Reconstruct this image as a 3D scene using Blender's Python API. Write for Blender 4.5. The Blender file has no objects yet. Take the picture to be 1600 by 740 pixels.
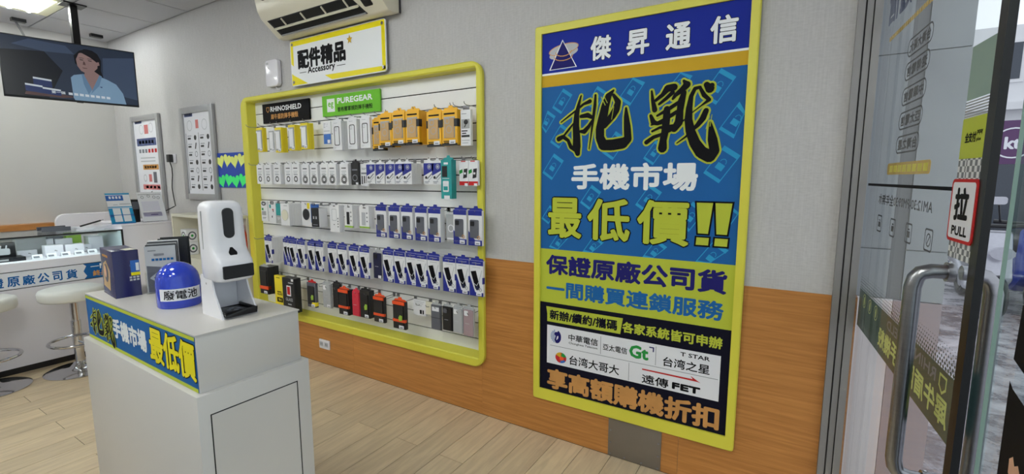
import bpy, bmesh, math, random
from mathutils import Vector, Matrix
random.seed(7)
SC = bpy.context.scene
COL = SC.collection
V = Vector
PI = math.pi

# ---------------------------------------------------------------- camera, world, exposure
YAW, PITCH, FPX = 31.52, -7.232, 725.8
cam = bpy.data.cameras.new('camera')
cam.sensor_width = 36.0
cam.lens = 36.0 * FPX / 1600.0
cam.clip_start = 0.02
cam_o = bpy.data.objects.new('camera', cam)
COL.objects.link(cam_o)
cam_o.location = (0, 0, 1.5)
cam_o.rotation_euler = (math.radians(90 + PITCH), 0, math.radians(YAW))
SC.camera = cam_o

SC.view_settings.view_transform = 'Standard'
SC.view_settings.look = 'None'
SC.view_settings.gamma = 1.0
SC.view_settings.use_curve_mapping = False
SC.view_settings.exposure = 0.0

world = bpy.data.worlds.new('overcast_sky')
SC.world = world
world.use_nodes = True
wb = world.node_tree.nodes['Background']
wb.inputs['Color'].default_value = (0.86, 0.93, 1.0, 1)
wb.inputs['Strength'].default_value = SKY_STRENGTH = 1.2
TUBE_STRENGTH = 49.0

# ---------------------------------------------------------------- materials
def lin(c):
    c /= 255.0
    return c / 12.92 if c <= 0.04045 else ((c + 0.055) / 1.055) ** 2.4
GAIN = 1.25
def rgb(r, g, b, k=GAIN):
    return tuple(min(0.9, lin(x) * k) for x in (r, g, b)) + (1.0,)
MATS = {}
def mat(name, col, rough=0.5, metal=0.0, var=0.05, scale=30.0, bump=0.0, stretch=(1, 1, 1), emit=0.0, alpha=None, k=GAIN, coat=0.0, detail=3.0, spec=0.5):
    m = bpy.data.materials.new(name)
    m.use_nodes = True
    nt = m.node_tree
    b = nt.nodes['Principled BSDF']
    c = rgb(*col, k=k)
    tc = nt.nodes.new('ShaderNodeTexCoord')
    mp = nt.nodes.new('ShaderNodeMapping')
    mp.inputs['Scale'].default_value = stretch
    nt.links.new(tc.outputs['Object'], mp.inputs['Vector'])
    nz = nt.nodes.new('ShaderNodeTexNoise')
    nz.inputs['Scale'].default_value = scale
    nz.inputs['Detail'].default_value = detail
    nt.links.new(mp.outputs['Vector'], nz.inputs['Vector'])
    mx = nt.nodes.new('ShaderNodeMix')
    mx.data_type = 'RGBA'
    mx.inputs[6].default_value = tuple(x * (1 - var) for x in c[:3]) + (1,)
    mx.inputs[7].default_value = tuple(min(.95, x * (1 + var)) for x in c[:3]) + (1,)
    nt.links.new(nz.outputs['Fac'], mx.inputs[0])
    nt.links.new(mx.outputs[2], b.inputs['Base Color'])
    b.inputs['Roughness'].default_value = rough
    b.inputs['Metallic'].default_value = metal
    b.inputs['Coat Weight'].default_value = coat
    b.inputs['Specular IOR Level'].default_value = 0.12 if name.endswith(('_print', '_text', '_line')) or name in ('poster_blue', 'header_blue', 'yellow_bright') else spec
    if bump:
        bp = nt.nodes.new('ShaderNodeBump')
        bp.inputs['Strength'].default_value = bump
        bp.inputs['Distance'].default_value = 0.002
        nt.links.new(nz.outputs['Fac'], bp.inputs['Height'])
        nt.links.new(bp.outputs['Normal'], b.inputs['Normal'])
    if emit:
        nt.links.new(mx.outputs[2], b.inputs['Emission Color'])
        b.inputs['Emission Strength'].default_value = emit
    if alpha is not None:
        b.inputs['Alpha'].default_value = alpha
    MATS[name] = m
    return m

def wood_mat(name, c1, c2, stretch, scale, rough=0.45, bump=0.1, rnd=0.0):
    m = bpy.data.materials.new(name)
    m.use_nodes = True
    nt = m.node_tree
    b = nt.nodes['Principled BSDF']
    tc = nt.nodes.new('ShaderNodeTexCoord')
    mp = nt.nodes.new('ShaderNodeMapping')
    mp.inputs['Scale'].default_value = stretch
    oi = nt.nodes.new('ShaderNodeObjectInfo')
    ad = nt.nodes.new('ShaderNodeVectorMath')
    ad.operation = 'ADD'
    sc = nt.nodes.new('ShaderNodeVectorMath')
    sc.operation = 'SCALE'
    sc.inputs[0].default_value = (17.3, 9.1, 5.7)
    nt.links.new(oi.outputs['Random'], sc.inputs['Scale'])
    nt.links.new(tc.outputs['Object'], ad.inputs[0])
    nt.links.new(sc.outputs[0], ad.inputs[1])
    nt.links.new(ad.outputs[0], mp.inputs['Vector'])
    nz = nt.nodes.new('ShaderNodeTexNoise')
    nz.inputs['Scale'].default_value = scale
    nz.inputs['Detail'].default_value = 6
    nz.inputs['Distortion'].default_value = 0.6
    nt.links.new(mp.outputs['Vector'], nz.inputs['Vector'])
    rp = nt.nodes.new('ShaderNodeValToRGB')
    rp.color_ramp.elements[0].position = 0.32
    rp.color_ramp.elements[1].position = 0.68
    rp.color_ramp.elements[0].color = rgb(*c1)
    rp.color_ramp.elements[1].color = rgb(*c2)
    nt.links.new(nz.outputs['Fac'], rp.inputs['Fac'])
    hs = nt.nodes.new('ShaderNodeHueSaturation')
    nt.links.new(rp.outputs['Color'], hs.inputs['Color'])
    ma = nt.nodes.new('ShaderNodeMapRange')
    ma.inputs['To Min'].default_value = 1 - rnd
    ma.inputs['To Max'].default_value = 1 + rnd
    nt.links.new(oi.outputs['Random'], ma.inputs['Value'])
    nt.links.new(ma.outputs['Result'], hs.inputs['Value'])
    nt.links.new(hs.outputs['Color'], b.inputs['Base Color'])
    b.inputs['Roughness'].default_value = rough
    bp = nt.nodes.new('ShaderNodeBump')
    bp.inputs['Strength'].default_value = bump
    bp.inputs['Distance'].default_value = 0.001
    nt.links.new(nz.outputs['Fac'], bp.inputs['Height'])
    nt.links.new(bp.outputs['Normal'], b.inputs['Normal'])
    MATS[name] = m

def glass_mat(name, tint, refl=1.0, rough=0.0):
    m = bpy.data.materials.new(name)
    m.use_nodes = True
    nt = m.node_tree
    nt.nodes.remove(nt.nodes['Principled BSDF'])
    out = nt.nodes['Material Output']
    tr = nt.nodes.new('ShaderNodeBsdfTransparent')
    tr.inputs['Color'].default_value = tint + (1,)
    gl = nt.nodes.new('ShaderNodeBsdfGlossy')
    gl.inputs['Roughness'].default_value = rough
    gl.inputs['Color'].default_value = (refl, refl, refl, 1)
    fr = nt.nodes.new('ShaderNodeFresnel')
    geo = nt.nodes.new('ShaderNodeNewGeometry')      # same index on both sides of the thin sheet
    ior = nt.nodes.new('ShaderNodeMapRange')
    ior.inputs['To Min'].default_value = 1.12
    ior.inputs['To Max'].default_value = 1 / 1.12
    nt.links.new(geo.outputs['Backfacing'], ior.inputs['Value'])
    nt.links.new(ior.outputs['Result'], fr.inputs['IOR'])
    nz = nt.nodes.new('ShaderNodeTexNoise')
    nz.inputs['Scale'].default_value = 3.0
    bp = nt.nodes.new('ShaderNodeBump')
    bp.inputs['Strength'].default_value = 0.01
    nt.links.new(nz.outputs['Fac'], bp.inputs['Height'])
    nt.links.new(bp.outputs['Normal'], gl.inputs['Normal'])
    mx = nt.nodes.new('ShaderNodeMixShader')
    nt.links.new(fr.outputs[0], mx.inputs[0])
    nt.links.new(tr.outputs[0], mx.inputs[1])
    nt.links.new(gl.outputs[0], mx.inputs[2])
    nt.links.new(mx.outputs[0], out.inputs['Surface'])
    MATS[name] = m

def wallpaper_mat(name, col):
    # woven paper: fine vertical fibres crossed by short horizontal ones
    mat(name, col, 0.85, var=0.0)
    m = MATS[name]
    nt = m.node_tree
    b = nt.nodes['Principled BSDF']
    tc = nt.nodes.new('ShaderNodeTexCoord')
    outs = []
    for st, sc in (((140, 140, 9), 1.0), ((40, 40, 130), 1.0), ((2.2, 2.2, 1.2), 1.0)):
        mp = nt.nodes.new('ShaderNodeMapping')
        mp.inputs['Scale'].default_value = st
        nt.links.new(tc.outputs['Object'], mp.inputs['Vector'])
        nz = nt.nodes.new('ShaderNodeTexNoise')
        nz.inputs['Scale'].default_value = sc
        nz.inputs['Detail'].default_value = 4
        nt.links.new(mp.outputs['Vector'], nz.inputs['Vector'])
        outs.append(nz.outputs['Fac'])
    a = nt.nodes.new('ShaderNodeMath'); a.operation = 'ADD'
    nt.links.new(outs[0], a.inputs[0]); nt.links.new(outs[1], a.inputs[1])
    a2 = nt.nodes.new('ShaderNodeMath'); a2.operation = 'MULTIPLY_ADD'
    a2.inputs[1].default_value = 0.5
    nt.links.new(outs[2], a2.inputs[0]); nt.links.new(a.outputs[0], a2.inputs[2])
    rp = nt.nodes.new('ShaderNodeMapRange')
    rp.inputs['From Min'].default_value = 0.9; rp.inputs['From Max'].default_value = 1.6
    rp.inputs['To Min'].default_value = 0.90; rp.inputs['To Max'].default_value = 1.08
    nt.links.new(a2.outputs[0], rp.inputs['Value'])
    mul = nt.nodes.new('ShaderNodeVectorMath'); mul.operation = 'SCALE'
    mul.inputs[0].default_value = rgb(*col)[:3]
    nt.links.new(rp.outputs['Result'], mul.inputs['Scale'])
    nt.links.new(mul.outputs[0], b.inputs['Base Color'])
    bp = nt.nodes.new('ShaderNodeBump')
    bp.inputs['Strength'].default_value = 0.35
    bp.inputs['Distance'].default_value = 0.002
    nt.links.new(a.outputs[0], bp.inputs['Height'])
    nt.links.new(bp.outputs['Normal'], b.inputs['Normal'])

wallpaper_mat('wallpaper', (176, 174, 174))
mat('wall_paint', (186, 184, 182), 0.9, var=0.02, scale=3)
mat('ceiling_white', (186, 186, 190), 0.95, var=0.03, scale=60, bump=0.1)
mat('ceiling_grid', (96, 96, 100), 0.6)
wood_mat('wainscot_wood', (154, 101, 48), (178, 121, 63), (1.2, 1.2, 26), 3.0, 0.4, 0.08, 0.03)
wood_mat('plank', (186, 166, 139), (204, 185, 156), (14, 1.6, 14), 2.6, 0.38, 0.08, 0.07)
mat('grout', (66, 54, 42), 0.8)
mat('white_laminate', (188, 184, 182), 0.35, var=0.015, scale=5)
mat('counter_white', (216, 213, 222), 0.4, var=0.015, scale=5)
mat('white_plastic', (214, 212, 218), 0.22, var=0.01, scale=8, coat=0.3)
mat('cream_board', (206, 202, 186), 0.5, var=0.02)
mat('ac_white', (214, 208, 190), 0.35, var=0.03, scale=4)
mat('black_plastic', (16, 16, 19), 0.3, var=0.1, k=1)
mat('dark_gap', (10, 10, 12), 0.7, k=1)
mat('grey_metal', (128, 128, 132), 0.38, 0.75, var=0.06, scale=20)
mat('alu_frame', (158, 158, 160), 0.4, 0.45, var=0.05, scale=15)
mat('jamb_grey', (124, 122, 122), 0.45, 0.3, var=0.04, scale=12)
mat('jamb_dark', (66, 64, 66), 0.5, 0.3)
mat('chrome', (190, 190, 194), 0.12, 1.0, var=0.02, k=1.2)
mat('brushed_steel', (138, 138, 142), 0.28, 1.0, var=0.12, scale=5, stretch=(1, 1, 30), k=1.2)
mat('yellow_frame', (200, 193, 64), 0.45, var=0.03, scale=6)
mat('yellow_print', (168, 176, 58), 0.6, var=0.0)
mat('yellow_bright', (226, 206, 30), 0.3, var=0.0)
mat('orange_print', (190, 152, 40), 0.6, var=0.0)
mat('header_blue', (24, 40, 138), 0.6, var=0.02)
mat('poster_blue', (30, 86, 146), 0.6, var=0.05, scale=3)
mat('phone_line', (44, 138, 184), 0.6, var=0.0)
mat('text_white', (216, 218, 228), 0.4, var=0.0)
mat('navy_text', (30, 28, 96), 0.6, var=0.0)
mat('blue_text', (28, 88, 148), 0.6, var=0.0)
mat('black_print', (14, 13, 18), 0.6, var=0.0, k=1)
mat('navy_print', (16, 16, 34), 0.6, var=0.0, k=1)
mat('slate_ink', (66, 76, 116), 0.6, var=0.0)
mat('white_print', (212, 212, 218), 0.6, var=0.0)
mat('grey_print', (120, 122, 130), 0.6, var=0.0)
mat('light_grey_print', (172, 174, 180), 0.6, var=0.0)
mat('red_print', (176, 40, 42), 0.6, var=0.0)
mat('pink_print', (190, 116, 116), 0.6, var=0.0)
mat('green_print', (40, 132, 62), 0.6, var=0.0)
mat('lime_print', (106, 176, 56), 0.6, var=0.02)
mat('gold_text', (190, 140, 84), 0.6, 0.3, var=0.25, scale=9)
mat('teal_plastic', (34, 138, 140), 0.3, var=0.08)
mat('slat_white', (228, 228, 238), 0.4, var=0.015, scale=6)
mat('pack_white', (214, 214, 218), 0.4, var=0.03, scale=20)
mat('pack_grey', (150, 150, 152), 0.4, var=0.06)
mat('pack_yellow', (222, 200, 40), 0.4, var=0.03)
mat('pack_amber', (226, 166, 30), 0.4, var=0.03)
mat('pack_blue', (30, 40, 130), 0.35, var=0.04)
mat('pack_midblue', (40, 92, 168), 0.4, var=0.05)
mat('pack_navy', (22, 26, 62), 0.35, var=0.04, k=1.1)
mat('pack_black', (26, 26, 30), 0.35, var=0.08, k=1)
mat('case_grey', (84, 86, 96), 0.35, var=0.1)
mat('case_clear', (160, 162, 166), 0.2, var=0.08)
mat('case_tan', (176, 142, 96), 0.4, var=0.1)
mat('case_red', (186, 40, 62), 0.4, var=0.08)
mat('case_mauve', (150, 130, 136), 0.25, var=0.08)
mat('orange_red', (214, 74, 30), 0.4, var=0.05)
mat('leaf_green', (140, 176, 60), 0.4, var=0.05)
mat('bin_blue', (36, 58, 172), 0.09, var=0.02, coat=0.4)
mat('box_navy', (26, 26, 78), 0.25, var=0.03, k=1.1)
mat('skin', (206, 160, 132), 0.5, var=0.05)
mat('heart_yellow', (214, 232, 120), 0.6, var=0.05)
mat('heart_green', (58, 220, 116), 0.6, var=0.05)
mat('board_blue', (26, 62, 158), 0.6, var=0.04)
mat('steel_plate', (120, 112, 104), 0.45, 0.5, var=0.12, scale=6)
mat('seat_white', (206, 206, 202), 0.35, var=0.06, scale=9)
mat('film_dark', (62, 92, 84), 0.8, var=0.04, k=1)
mat('film_green', (128, 148, 140), 0.5, var=0.03)
mat('film_text', (190, 200, 128), 0.6, var=0.0)
mat('sticker_lime', (168, 178, 30), 0.4, var=0.02)
mat('gasket_black', (8, 8, 12), 0.4, k=1)
mat('pier_violet', (156, 150, 158), 0.5, var=0.05, scale=4)
mat('stucco', (150, 154, 158), 0.8, var=0.05, scale=8, bump=0.1)
mat('stucco_dark', (112, 114, 117), 0.8, var=0.05, scale=8)
mat('tile_pink', (226, 216, 221), 0.35, var=0.07, scale=3)
mat('facade_white', (206, 206, 208), 0.7, var=0.06, scale=2)
mat('facade_grey', (150, 152, 158), 0.7, var=0.06, scale=2)
mat('window_dark', (60, 66, 76), 0.15, var=0.1)
mat('sign_purple', (84, 52, 92), 0.4, var=0.04)
mat('scooter_black', (22, 22, 26), 0.25, var=0.1, k=1)
mat('scooter_silver', (170, 170, 178), 0.25, 0.4, var=0.1)
mat('scooter_blue', (40, 60, 150), 0.25, var=0.1)
mat('tube_light', (238, 246, 255), 0.4, var=0.0, emit=TUBE_STRENGTH, k=1)
mat('led_strip', (240, 248, 255), 0.4, var=0.0, emit=15.0, k=1)
mat('trough_cream', (222, 218, 184), 0.3, var=0.02)
for n_, c_, e_ in (('screen_back', (44, 54, 72), .75), ('screen_glow', (62, 76, 100), .75), ('screen_shirt', (120, 150, 178), .8), ('screen_skin', (140, 114, 112), .75), ('screen_hair', (18, 18, 26), .6),
                   ('screen_box', (38, 52, 96), .8), ('screen_white', (190, 198, 206), .9), ('screen_shade', (88, 66, 66), .7), ('screen_dark', (22, 26, 36), .7), ('screen_collar', (96, 126, 156), .8)):
    mat(n_, c_, 0.25, var=0.04, scale=6, emit=e_, k=0.62)
def wet_mat(name, c1, c2):
    # rough paving with a broken film of rain water on it
    mat(name, c1, 0.3, var=0.0)
    nt = MATS[name].node_tree; bs = nt.nodes['Principled BSDF']
    tc = nt.nodes.new('ShaderNodeTexCoord')
    nz = nt.nodes.new('ShaderNodeTexNoise'); nz.inputs['Scale'].default_value = 2.2; nz.inputs['Detail'].default_value = 10; nz.inputs['Roughness'].default_value = 0.75
    n2 = nt.nodes.new('ShaderNodeTexNoise'); n2.inputs['Scale'].default_value = 26; n2.inputs['Detail'].default_value = 6
    for q in (nz, n2): nt.links.new(tc.outputs['Object'], q.inputs['Vector'])
    rp = nt.nodes.new('ShaderNodeValToRGB')
    rp.color_ramp.elements[0].position = 0.40; rp.color_ramp.elements[1].position = 0.60
    rp.color_ramp.elements[0].color = rgb(*c1); rp.color_ramp.elements[1].color = rgb(*c2)
    nt.links.new(nz.outputs['Fac'], rp.inputs['Fac']); nt.links.new(rp.outputs['Color'], bs.inputs['Base Color'])
    mr = nt.nodes.new('ShaderNodeMapRange'); mr.inputs['From Min'].default_value = 0.42; mr.inputs['From Max'].default_value = 0.58; mr.inputs['To Min'].default_value = 0.06; mr.inputs['To Max'].default_value = 0.7
    nt.links.new(nz.outputs['Fac'], mr.inputs['Value']); nt.links.new(mr.outputs['Result'], bs.inputs['Roughness'])
    bp = nt.nodes.new('ShaderNodeBump'); bp.inputs['Strength'].default_value = 0.9; bp.inputs['Distance'].default_value = 0.012
    nt.links.new(n2.outputs['Fac'], bp.inputs['Height']); nt.links.new(bp.outputs['Normal'], bs.inputs['Normal'])
wet_mat('wet_pavement', (96, 94, 102), (176, 172, 180)); wet_mat('asphalt', (84, 84, 92), (150, 150, 158))
glass_mat('door_glass', (0.97, 0.985, 0.98))
glass_mat('pane_glass', (0.88, 0.93, 0.91))
glass_mat('clear_plastic', (0.95, 0.955, 0.96))
glass_mat('showcase_glass', (0.90, 0.945, 0.94))

def checker_mat(name, c1, c2, scale):
    mat(name, c1, 0.4, var=0)
    nt = MATS[name].node_tree
    b = nt.nodes['Principled BSDF']
    tc = nt.nodes.new('ShaderNodeTexCoord')
    ck = nt.nodes.new('ShaderNodeTexChecker')
    ck.inputs['Color1'].default_value = rgb(*c1); ck.inputs['Color2'].default_value = rgb(*c2)
    ck.inputs['Scale'].default_value = scale
    nt.links.new(tc.outputs['Object'], ck.inputs['Vector'])
    nt.links.new(ck.outputs['Color'], b.inputs['Base Color'])

# ---------------------------------------------------------------- mesh building
class MB:
    """collects faces in world coordinates; build() links them as one mesh object"""
    def __init__(s):
        s.v, s.f, s.m, s.mats = [], [], [], []
    def mi(s, m):
        if m not in s.mats: s.mats.append(m)
        return s.mats.index(m)
    def poly(s, pts, m):
        i = len(s.v); s.v += [tuple(p) for p in pts]
        s.f.append(tuple(range(i, i + len(pts)))); s.m.append(s.mi(m))
    def faces(s, verts, faces, m):
        i = len(s.v); k = s.mi(m); s.v += [tuple(p) for p in verts]
        for f in faces: s.f.append(tuple(a + i for a in f)); s.m.append(k)
    def box(s, lo, hi, m):
        x0, y0, z0 = lo; x1, y1, z1 = hi
        s.faces([(x0,y0,z0),(x1,y0,z0),(x1,y1,z0),(x0,y1,z0),(x0,y0,z1),(x1,y0,z1),(x1,y1,z1),(x0,y1,z1)],
                [(0,3,2,1),(4,5,6,7),(0,1,5,4),(1,2,6,5),(2,3,7,6),(3,0,4,7)], m)
    def pbox(s, P, u0, v0, u1, v1, w0, w1, m):
        c = [P.pt(u,v,w) for w in (w0,w1) for (u,v) in ((u0,v0),(u1,v0),(u1,v1),(u0,v1))]
        s.faces(c, [(0,3,2,1),(4,5,6,7),(0,1,5,4),(1,2,6,5),(2,3,7,6),(3,0,4,7)], m)
    def rect(s, P, u0, v0, u1, v1, w, m):
        s.poly([P.pt(u0,v0,w), P.pt(u1,v0,w), P.pt(u1,v1,w), P.pt(u0,v1,w)], m)
    def flat(s, P, pts, w, m):
        s.poly([P.pt(u,v,w) for u,v in pts], m)
    def prism(s, P, pts, w0, w1, m, mside=None):
        n = len(pts)
        a = [P.pt(u,v,w0) for u,v in pts]; b = [P.pt(u,v,w1) for u,v in pts]
        s.poly(list(reversed(a)), m); s.poly(b, m)
        s.faces(a + b, [(i,(i+1)%n,n+(i+1)%n,n+i) for i in range(n)], mside or m)
    def ring(s, P, outer, inner, w, m):
        n = len(outer)
        a = [P.pt(u,v,w) for u,v in outer]; b = [P.pt(u,v,w) for u,v in inner]
        s.faces(a + b, [(i,(i+1)%n,n+(i+1)%n,n+i) for i in range(n)], m)
    def line(s, P, pts, wd, w, m, closed=False):
        n = len(pts)
        for i in range(n if closed else n - 1):
            (x0,y0),(x1,y1) = pts[i], pts[(i+1)%n]
            L = math.hypot(x1-x0, y1-y0) or 1e-9
            dx, dy = (x1-x0)/L*wd/2, (y1-y0)/L*wd/2
            s.flat(P, [(x0-dx+dy,y0-dy-dx),(x1+dx+dy,y1+dy-dx),(x1+dx-dy,y1+dy+dx),(x0-dx-dy,y0-dy+dx)], w + i*2e-6, m)
    def brush(s, P, st, w, m, grow=0.0):
        """a tapered brush stroke: quads of varying width with round joints"""
        for i, (x, y, d) in enumerate(st):
            r = d/2 + grow
            s.flat(P, [(x+r*math.cos(t*PI/5), y+r*math.sin(t*PI/5)) for t in range(10)], w+i*4e-6, m)
            if i:
                x0, y0, d0 = st[i-1]; r0 = d0/2 + grow
                L = math.hypot(x-x0, y-y0) or 1e-9
                nx, ny = -(y-y0)/L, (x-x0)/L
                s.flat(P, [(x0-nx*r0,y0-ny*r0),(x-nx*r,y-ny*r),(x+nx*r,y+ny*r),(x0+nx*r0,y0+ny*r0)], w+i*4e-6+2e-6, m)
    def tube(s, path, r, m, seg=8, closed=False, caps=True):
        path = [V(p) for p in path]; n = len(path); rings = []
        rr = r if isinstance(r, (list, tuple)) else [r]*n
        prev = None
        for i in range(n):
            if closed: t = (path[(i+1)%n]-path[i-1]).normalized()
            else: t = (path[min(i+1,n-1)]-path[max(i-1,0)]).normalized()
            if prev is None:
                a = t.orthogonal().normalized()
            else:
                a = (prev - t*prev.dot(t)).normalized()
            prev = a; b = t.cross(a)
            rings.append([path[i]+(a*math.cos(2*PI*k/seg)+b*math.sin(2*PI*k/seg))*rr[i] for k in range(seg)])
        vs = [p for q in rings for p in q]; fs = []
        for i in range(n if closed else n-1):
            j = (i+1)%n
            for k in range(seg): fs.append((i*seg+k, i*seg+(k+1)%seg, j*seg+(k+1)%seg, j*seg+k))
        if caps and not closed:
            fs.append(tuple(reversed(range(seg)))); fs.append(tuple((n-1)*seg+k for k in range(seg)))
        s.faces(vs, fs, m)
    def lathe(s, c, prof, m, seg=28):
        c = V(c); n = len(prof)
        vs = [c+V((r*math.cos(2*PI*k/seg), r*math.sin(2*PI*k/seg), z)) for r, z in prof for k in range(seg)]
        fs = [(i*seg+k, i*seg+(k+1)%seg, (i+1)*seg+(k+1)%seg, (i+1)*seg+k) for i in range(n-1) for k in range(seg)]
        if prof[0][0] > 1e-6: fs.append(tuple(reversed(range(seg))))
        if prof[-1][0] > 1e-6: fs.append(tuple((n-1)*seg+k for k in range(seg)))
        s.faces(vs, fs, m)
    def loft(s, sections, m, caps=True):
        n = len(sections[0])
        vs = [p for q in sections for p in q]
        fs = [(i*n+k, i*n+(k+1)%n, (i+1)*n+(k+1)%n, (i+1)*n+k) for i in range(len(sections)-1) for k in range(n)]
        if caps: fs.append(tuple(reversed(range(n)))); fs.append(tuple((len(sections)-1)*n+k for k in range(n)))
        s.faces(vs, fs, m)
    def text(s, st, P, u0, v0, u1, v1, w, m, bold=0.0, mirror=False, skew=0.0):
        vs, fs = glyphs(st)
        offs = [(0,0)] + ([(bold*math.cos(a*PI/4), bold*math.sin(a*PI/4)) for a in range(8)] if bold else [])
        for k, (dx, dy) in enumerate(offs):
            out = []
            for x, y in vs:
                if mirror: x = 1-x
                out.append(P.pt(u0+bold+x*(u1-u0-2*bold)+dx+skew*(y-.5), v0+bold+y*(v1-v0-2*bold)+dy, w+k*5e-6))
            s.faces(out, fs if not mirror else [tuple(reversed(f)) for f in fs], m)
    def outlined(s, st, P, u0, v0, u1, v1, w, m_out, m_in, b_out, b_in):
        g = b_out - b_in
        s.text(st, P, u0-g, v0-g, u1+g, v1+g, w, m_out, b_out); s.text(st, P, u0, v0, u1, v1, w+.0008, m_in, b_in)
    def build(s, name, parent=None, loc=None, smooth=False, bevel=0.0, seg=2, angle=35):
        org = V(loc) if loc is not None else (root_loc(parent) if parent else V((0,0,0)))
        me = bpy.data.meshes.new(name)
        me.from_pydata([V(p)-org for p in s.v], [], s.f)
        for q in s.mats: me.materials.append(MATS[q])
        me.polygons.foreach_set('material_index', s.m)
        me.update()
        if smooth:
            me.polygons.foreach_set('use_smooth', [True]*len(me.polygons))
            me.set_sharp_from_angle(angle=math.radians(angle))
        o = bpy.data.objects.new(name, me)
        COL.objects.link(o)
        if parent: o.parent = parent
        else: o.location = org
        if bevel:
            bm = bmesh.new(); bm.from_mesh(me)
            bmesh.ops.remove_doubles(bm, verts=bm.verts, dist=1e-6)
            bm.normal_update()
            eds = [e for e in bm.edges if len(e.link_faces) == 2 and e.calc_face_angle(0) > 0.6]
            bmesh.ops.bevel(bm, geom=eds, offset=bevel, segments=seg, profile=0.5, affect='EDGES', clamp_overlap=True)
            bm.to_mesh(me); bm.free()
            me.polygons.foreach_set('use_smooth', [True]*len(me.polygons))
            me.set_sharp_from_angle(angle=math.radians(40))
        return o

def root_loc(o):
    while o.parent: o = o.parent
    return V(o.location)
class Plane:
    def __init__(s, O, U, Vv=(0,0,1)):
        s.O, s.U, s.V = V(O), V(U).normalized(), V(Vv).normalized(); s.N = s.U.cross(s.V).normalized()
    def pt(s, u, v, w=0.0): return s.O + s.U*u + s.V*v + s.N*w
GLY = {}
def glyphs(st):
    if st not in GLY:
        c = bpy.data.curves.new('lettering', 'FONT'); c.body = st; c.resolution_u = 2
        o = bpy.data.objects.new('lettering', c); COL.objects.link(o)
        me = bpy.data.meshes.new_from_object(o.evaluated_get(bpy.context.evaluated_depsgraph_get()))
        xs = [v.co.x for v in me.vertices]; ys = [v.co.y for v in me.vertices]
        a, b, c0, d = min(xs), max(xs), min(ys), max(ys)
        if d - c0 < 0.15: c0, d = c0-.4, d+.4
        vs = [((v.co.x-a)/(b-a), (v.co.y-c0)/(d-c0)) for v in me.vertices]
        GLY[st] = (vs, [tuple(p.vertices) for p in me.polygons])
        bpy.data.objects.remove(o); bpy.data.curves.remove(c); bpy.data.meshes.remove(me)
    return GLY[st]
def tag(o, label=None, cat=None, group=None, kind=None):
    for k, x in (('label', label), ('category', cat), ('group', group), ('kind', kind)):
        if x: o[k] = x
    return o
def thing(name, label, cat, loc, group=None):
    o = bpy.data.objects.new(name, None); COL.objects.link(o)
    o.location = loc; o.empty_display_size = 0.1
    return tag(o, label, cat, group)
def dup(o, loc, label=None, group=None):
    c = o.copy(); COL.objects.link(c); c.location = loc
    for ch in list(o.children):
        d = ch.copy(); COL.objects.link(d); d.parent = c
        for g in list(ch.children):
            e = g.copy(); COL.objects.link(e); e.parent = d
    if label: c['label'] = label
    if group: c['group'] = group
    return c
def rrect(u0, v0, u1, v1, r, n=5):
    pts = []
    for cx, cy, a0 in ((u1-r,v1-r,0),(u0+r,v1-r,90),(u0+r,v0+r,180),(u1-r,v0+r,270)):
        for k in range(n+1):
            a = math.radians(a0+90*k/n); pts.append((cx+r*math.cos(a), cy+r*math.sin(a)))
    return pts
def ell(cx, cy, rx, ry, n=24, rot=0.0):
    out = []
    for k in range(n):
        a = 2*PI*k/n; x, y = rx*math.cos(a), ry*math.sin(a)
        out.append((cx+x*math.cos(rot)-y*math.sin(rot), cy+x*math.sin(rot)+y*math.cos(rot)))
    return out
ORD = ['leftmost','second from left','third from left','fourth from left','fifth from left','sixth from left','seventh from left','eighth from left','ninth from left','tenth from left',
       'eleventh from left','twelfth from left','thirteenth from left','fourteenth from left','fifteenth from left','sixteenth from left','seventeenth from left','eighteenth from left','nineteenth from left','twentieth from left','twenty-first from left','twenty-second from left']
YW = 2.296          # room face of the main wall
CEIL = 3.029
XL = -6.82          # room face of the left wall
WALLP = Plane((0, YW, 0), (1, 0, 0))

# ================================================================ SETTING
FX0, FX1, FZ0, FZ1 = -4.05, -1.63, 0.36, 2.15      # niche of the accessory display
m = MB(); m.box((-7.0, -3.1, -0.08), (0.40, 2.42, -0.004), 'grout')
floor = tag(m.build('floor'), kind='structure')
PW = 0.1613
plank_src = {}
for i in range(-11, 26):
    x1 = -1.42 - PW * i; x0 = x1 - PW
    joints = [0.835 - .98, 0.835, 1.815, YW] if i % 2 == 0 else [0.345, 1.325, YW]
    for a, b in zip(joints[:-1], joints[1:]):
        if b < 0.3: continue
        key = round(b - a, 3)
        if key not in plank_src:
            m = MB(); m.box((0.0015, 0.0015, -0.004), (PW - 0.0015, b - a - 0.0015, 0.0), 'plank')
            o = m.build('plank', loc=(0, 0, 0)); plank_src[key] = o
        else:
            o = plank_src[key].copy(); COL.objects.link(o)
        o.parent = floor; o.location = (x0, a, 0)

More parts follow.
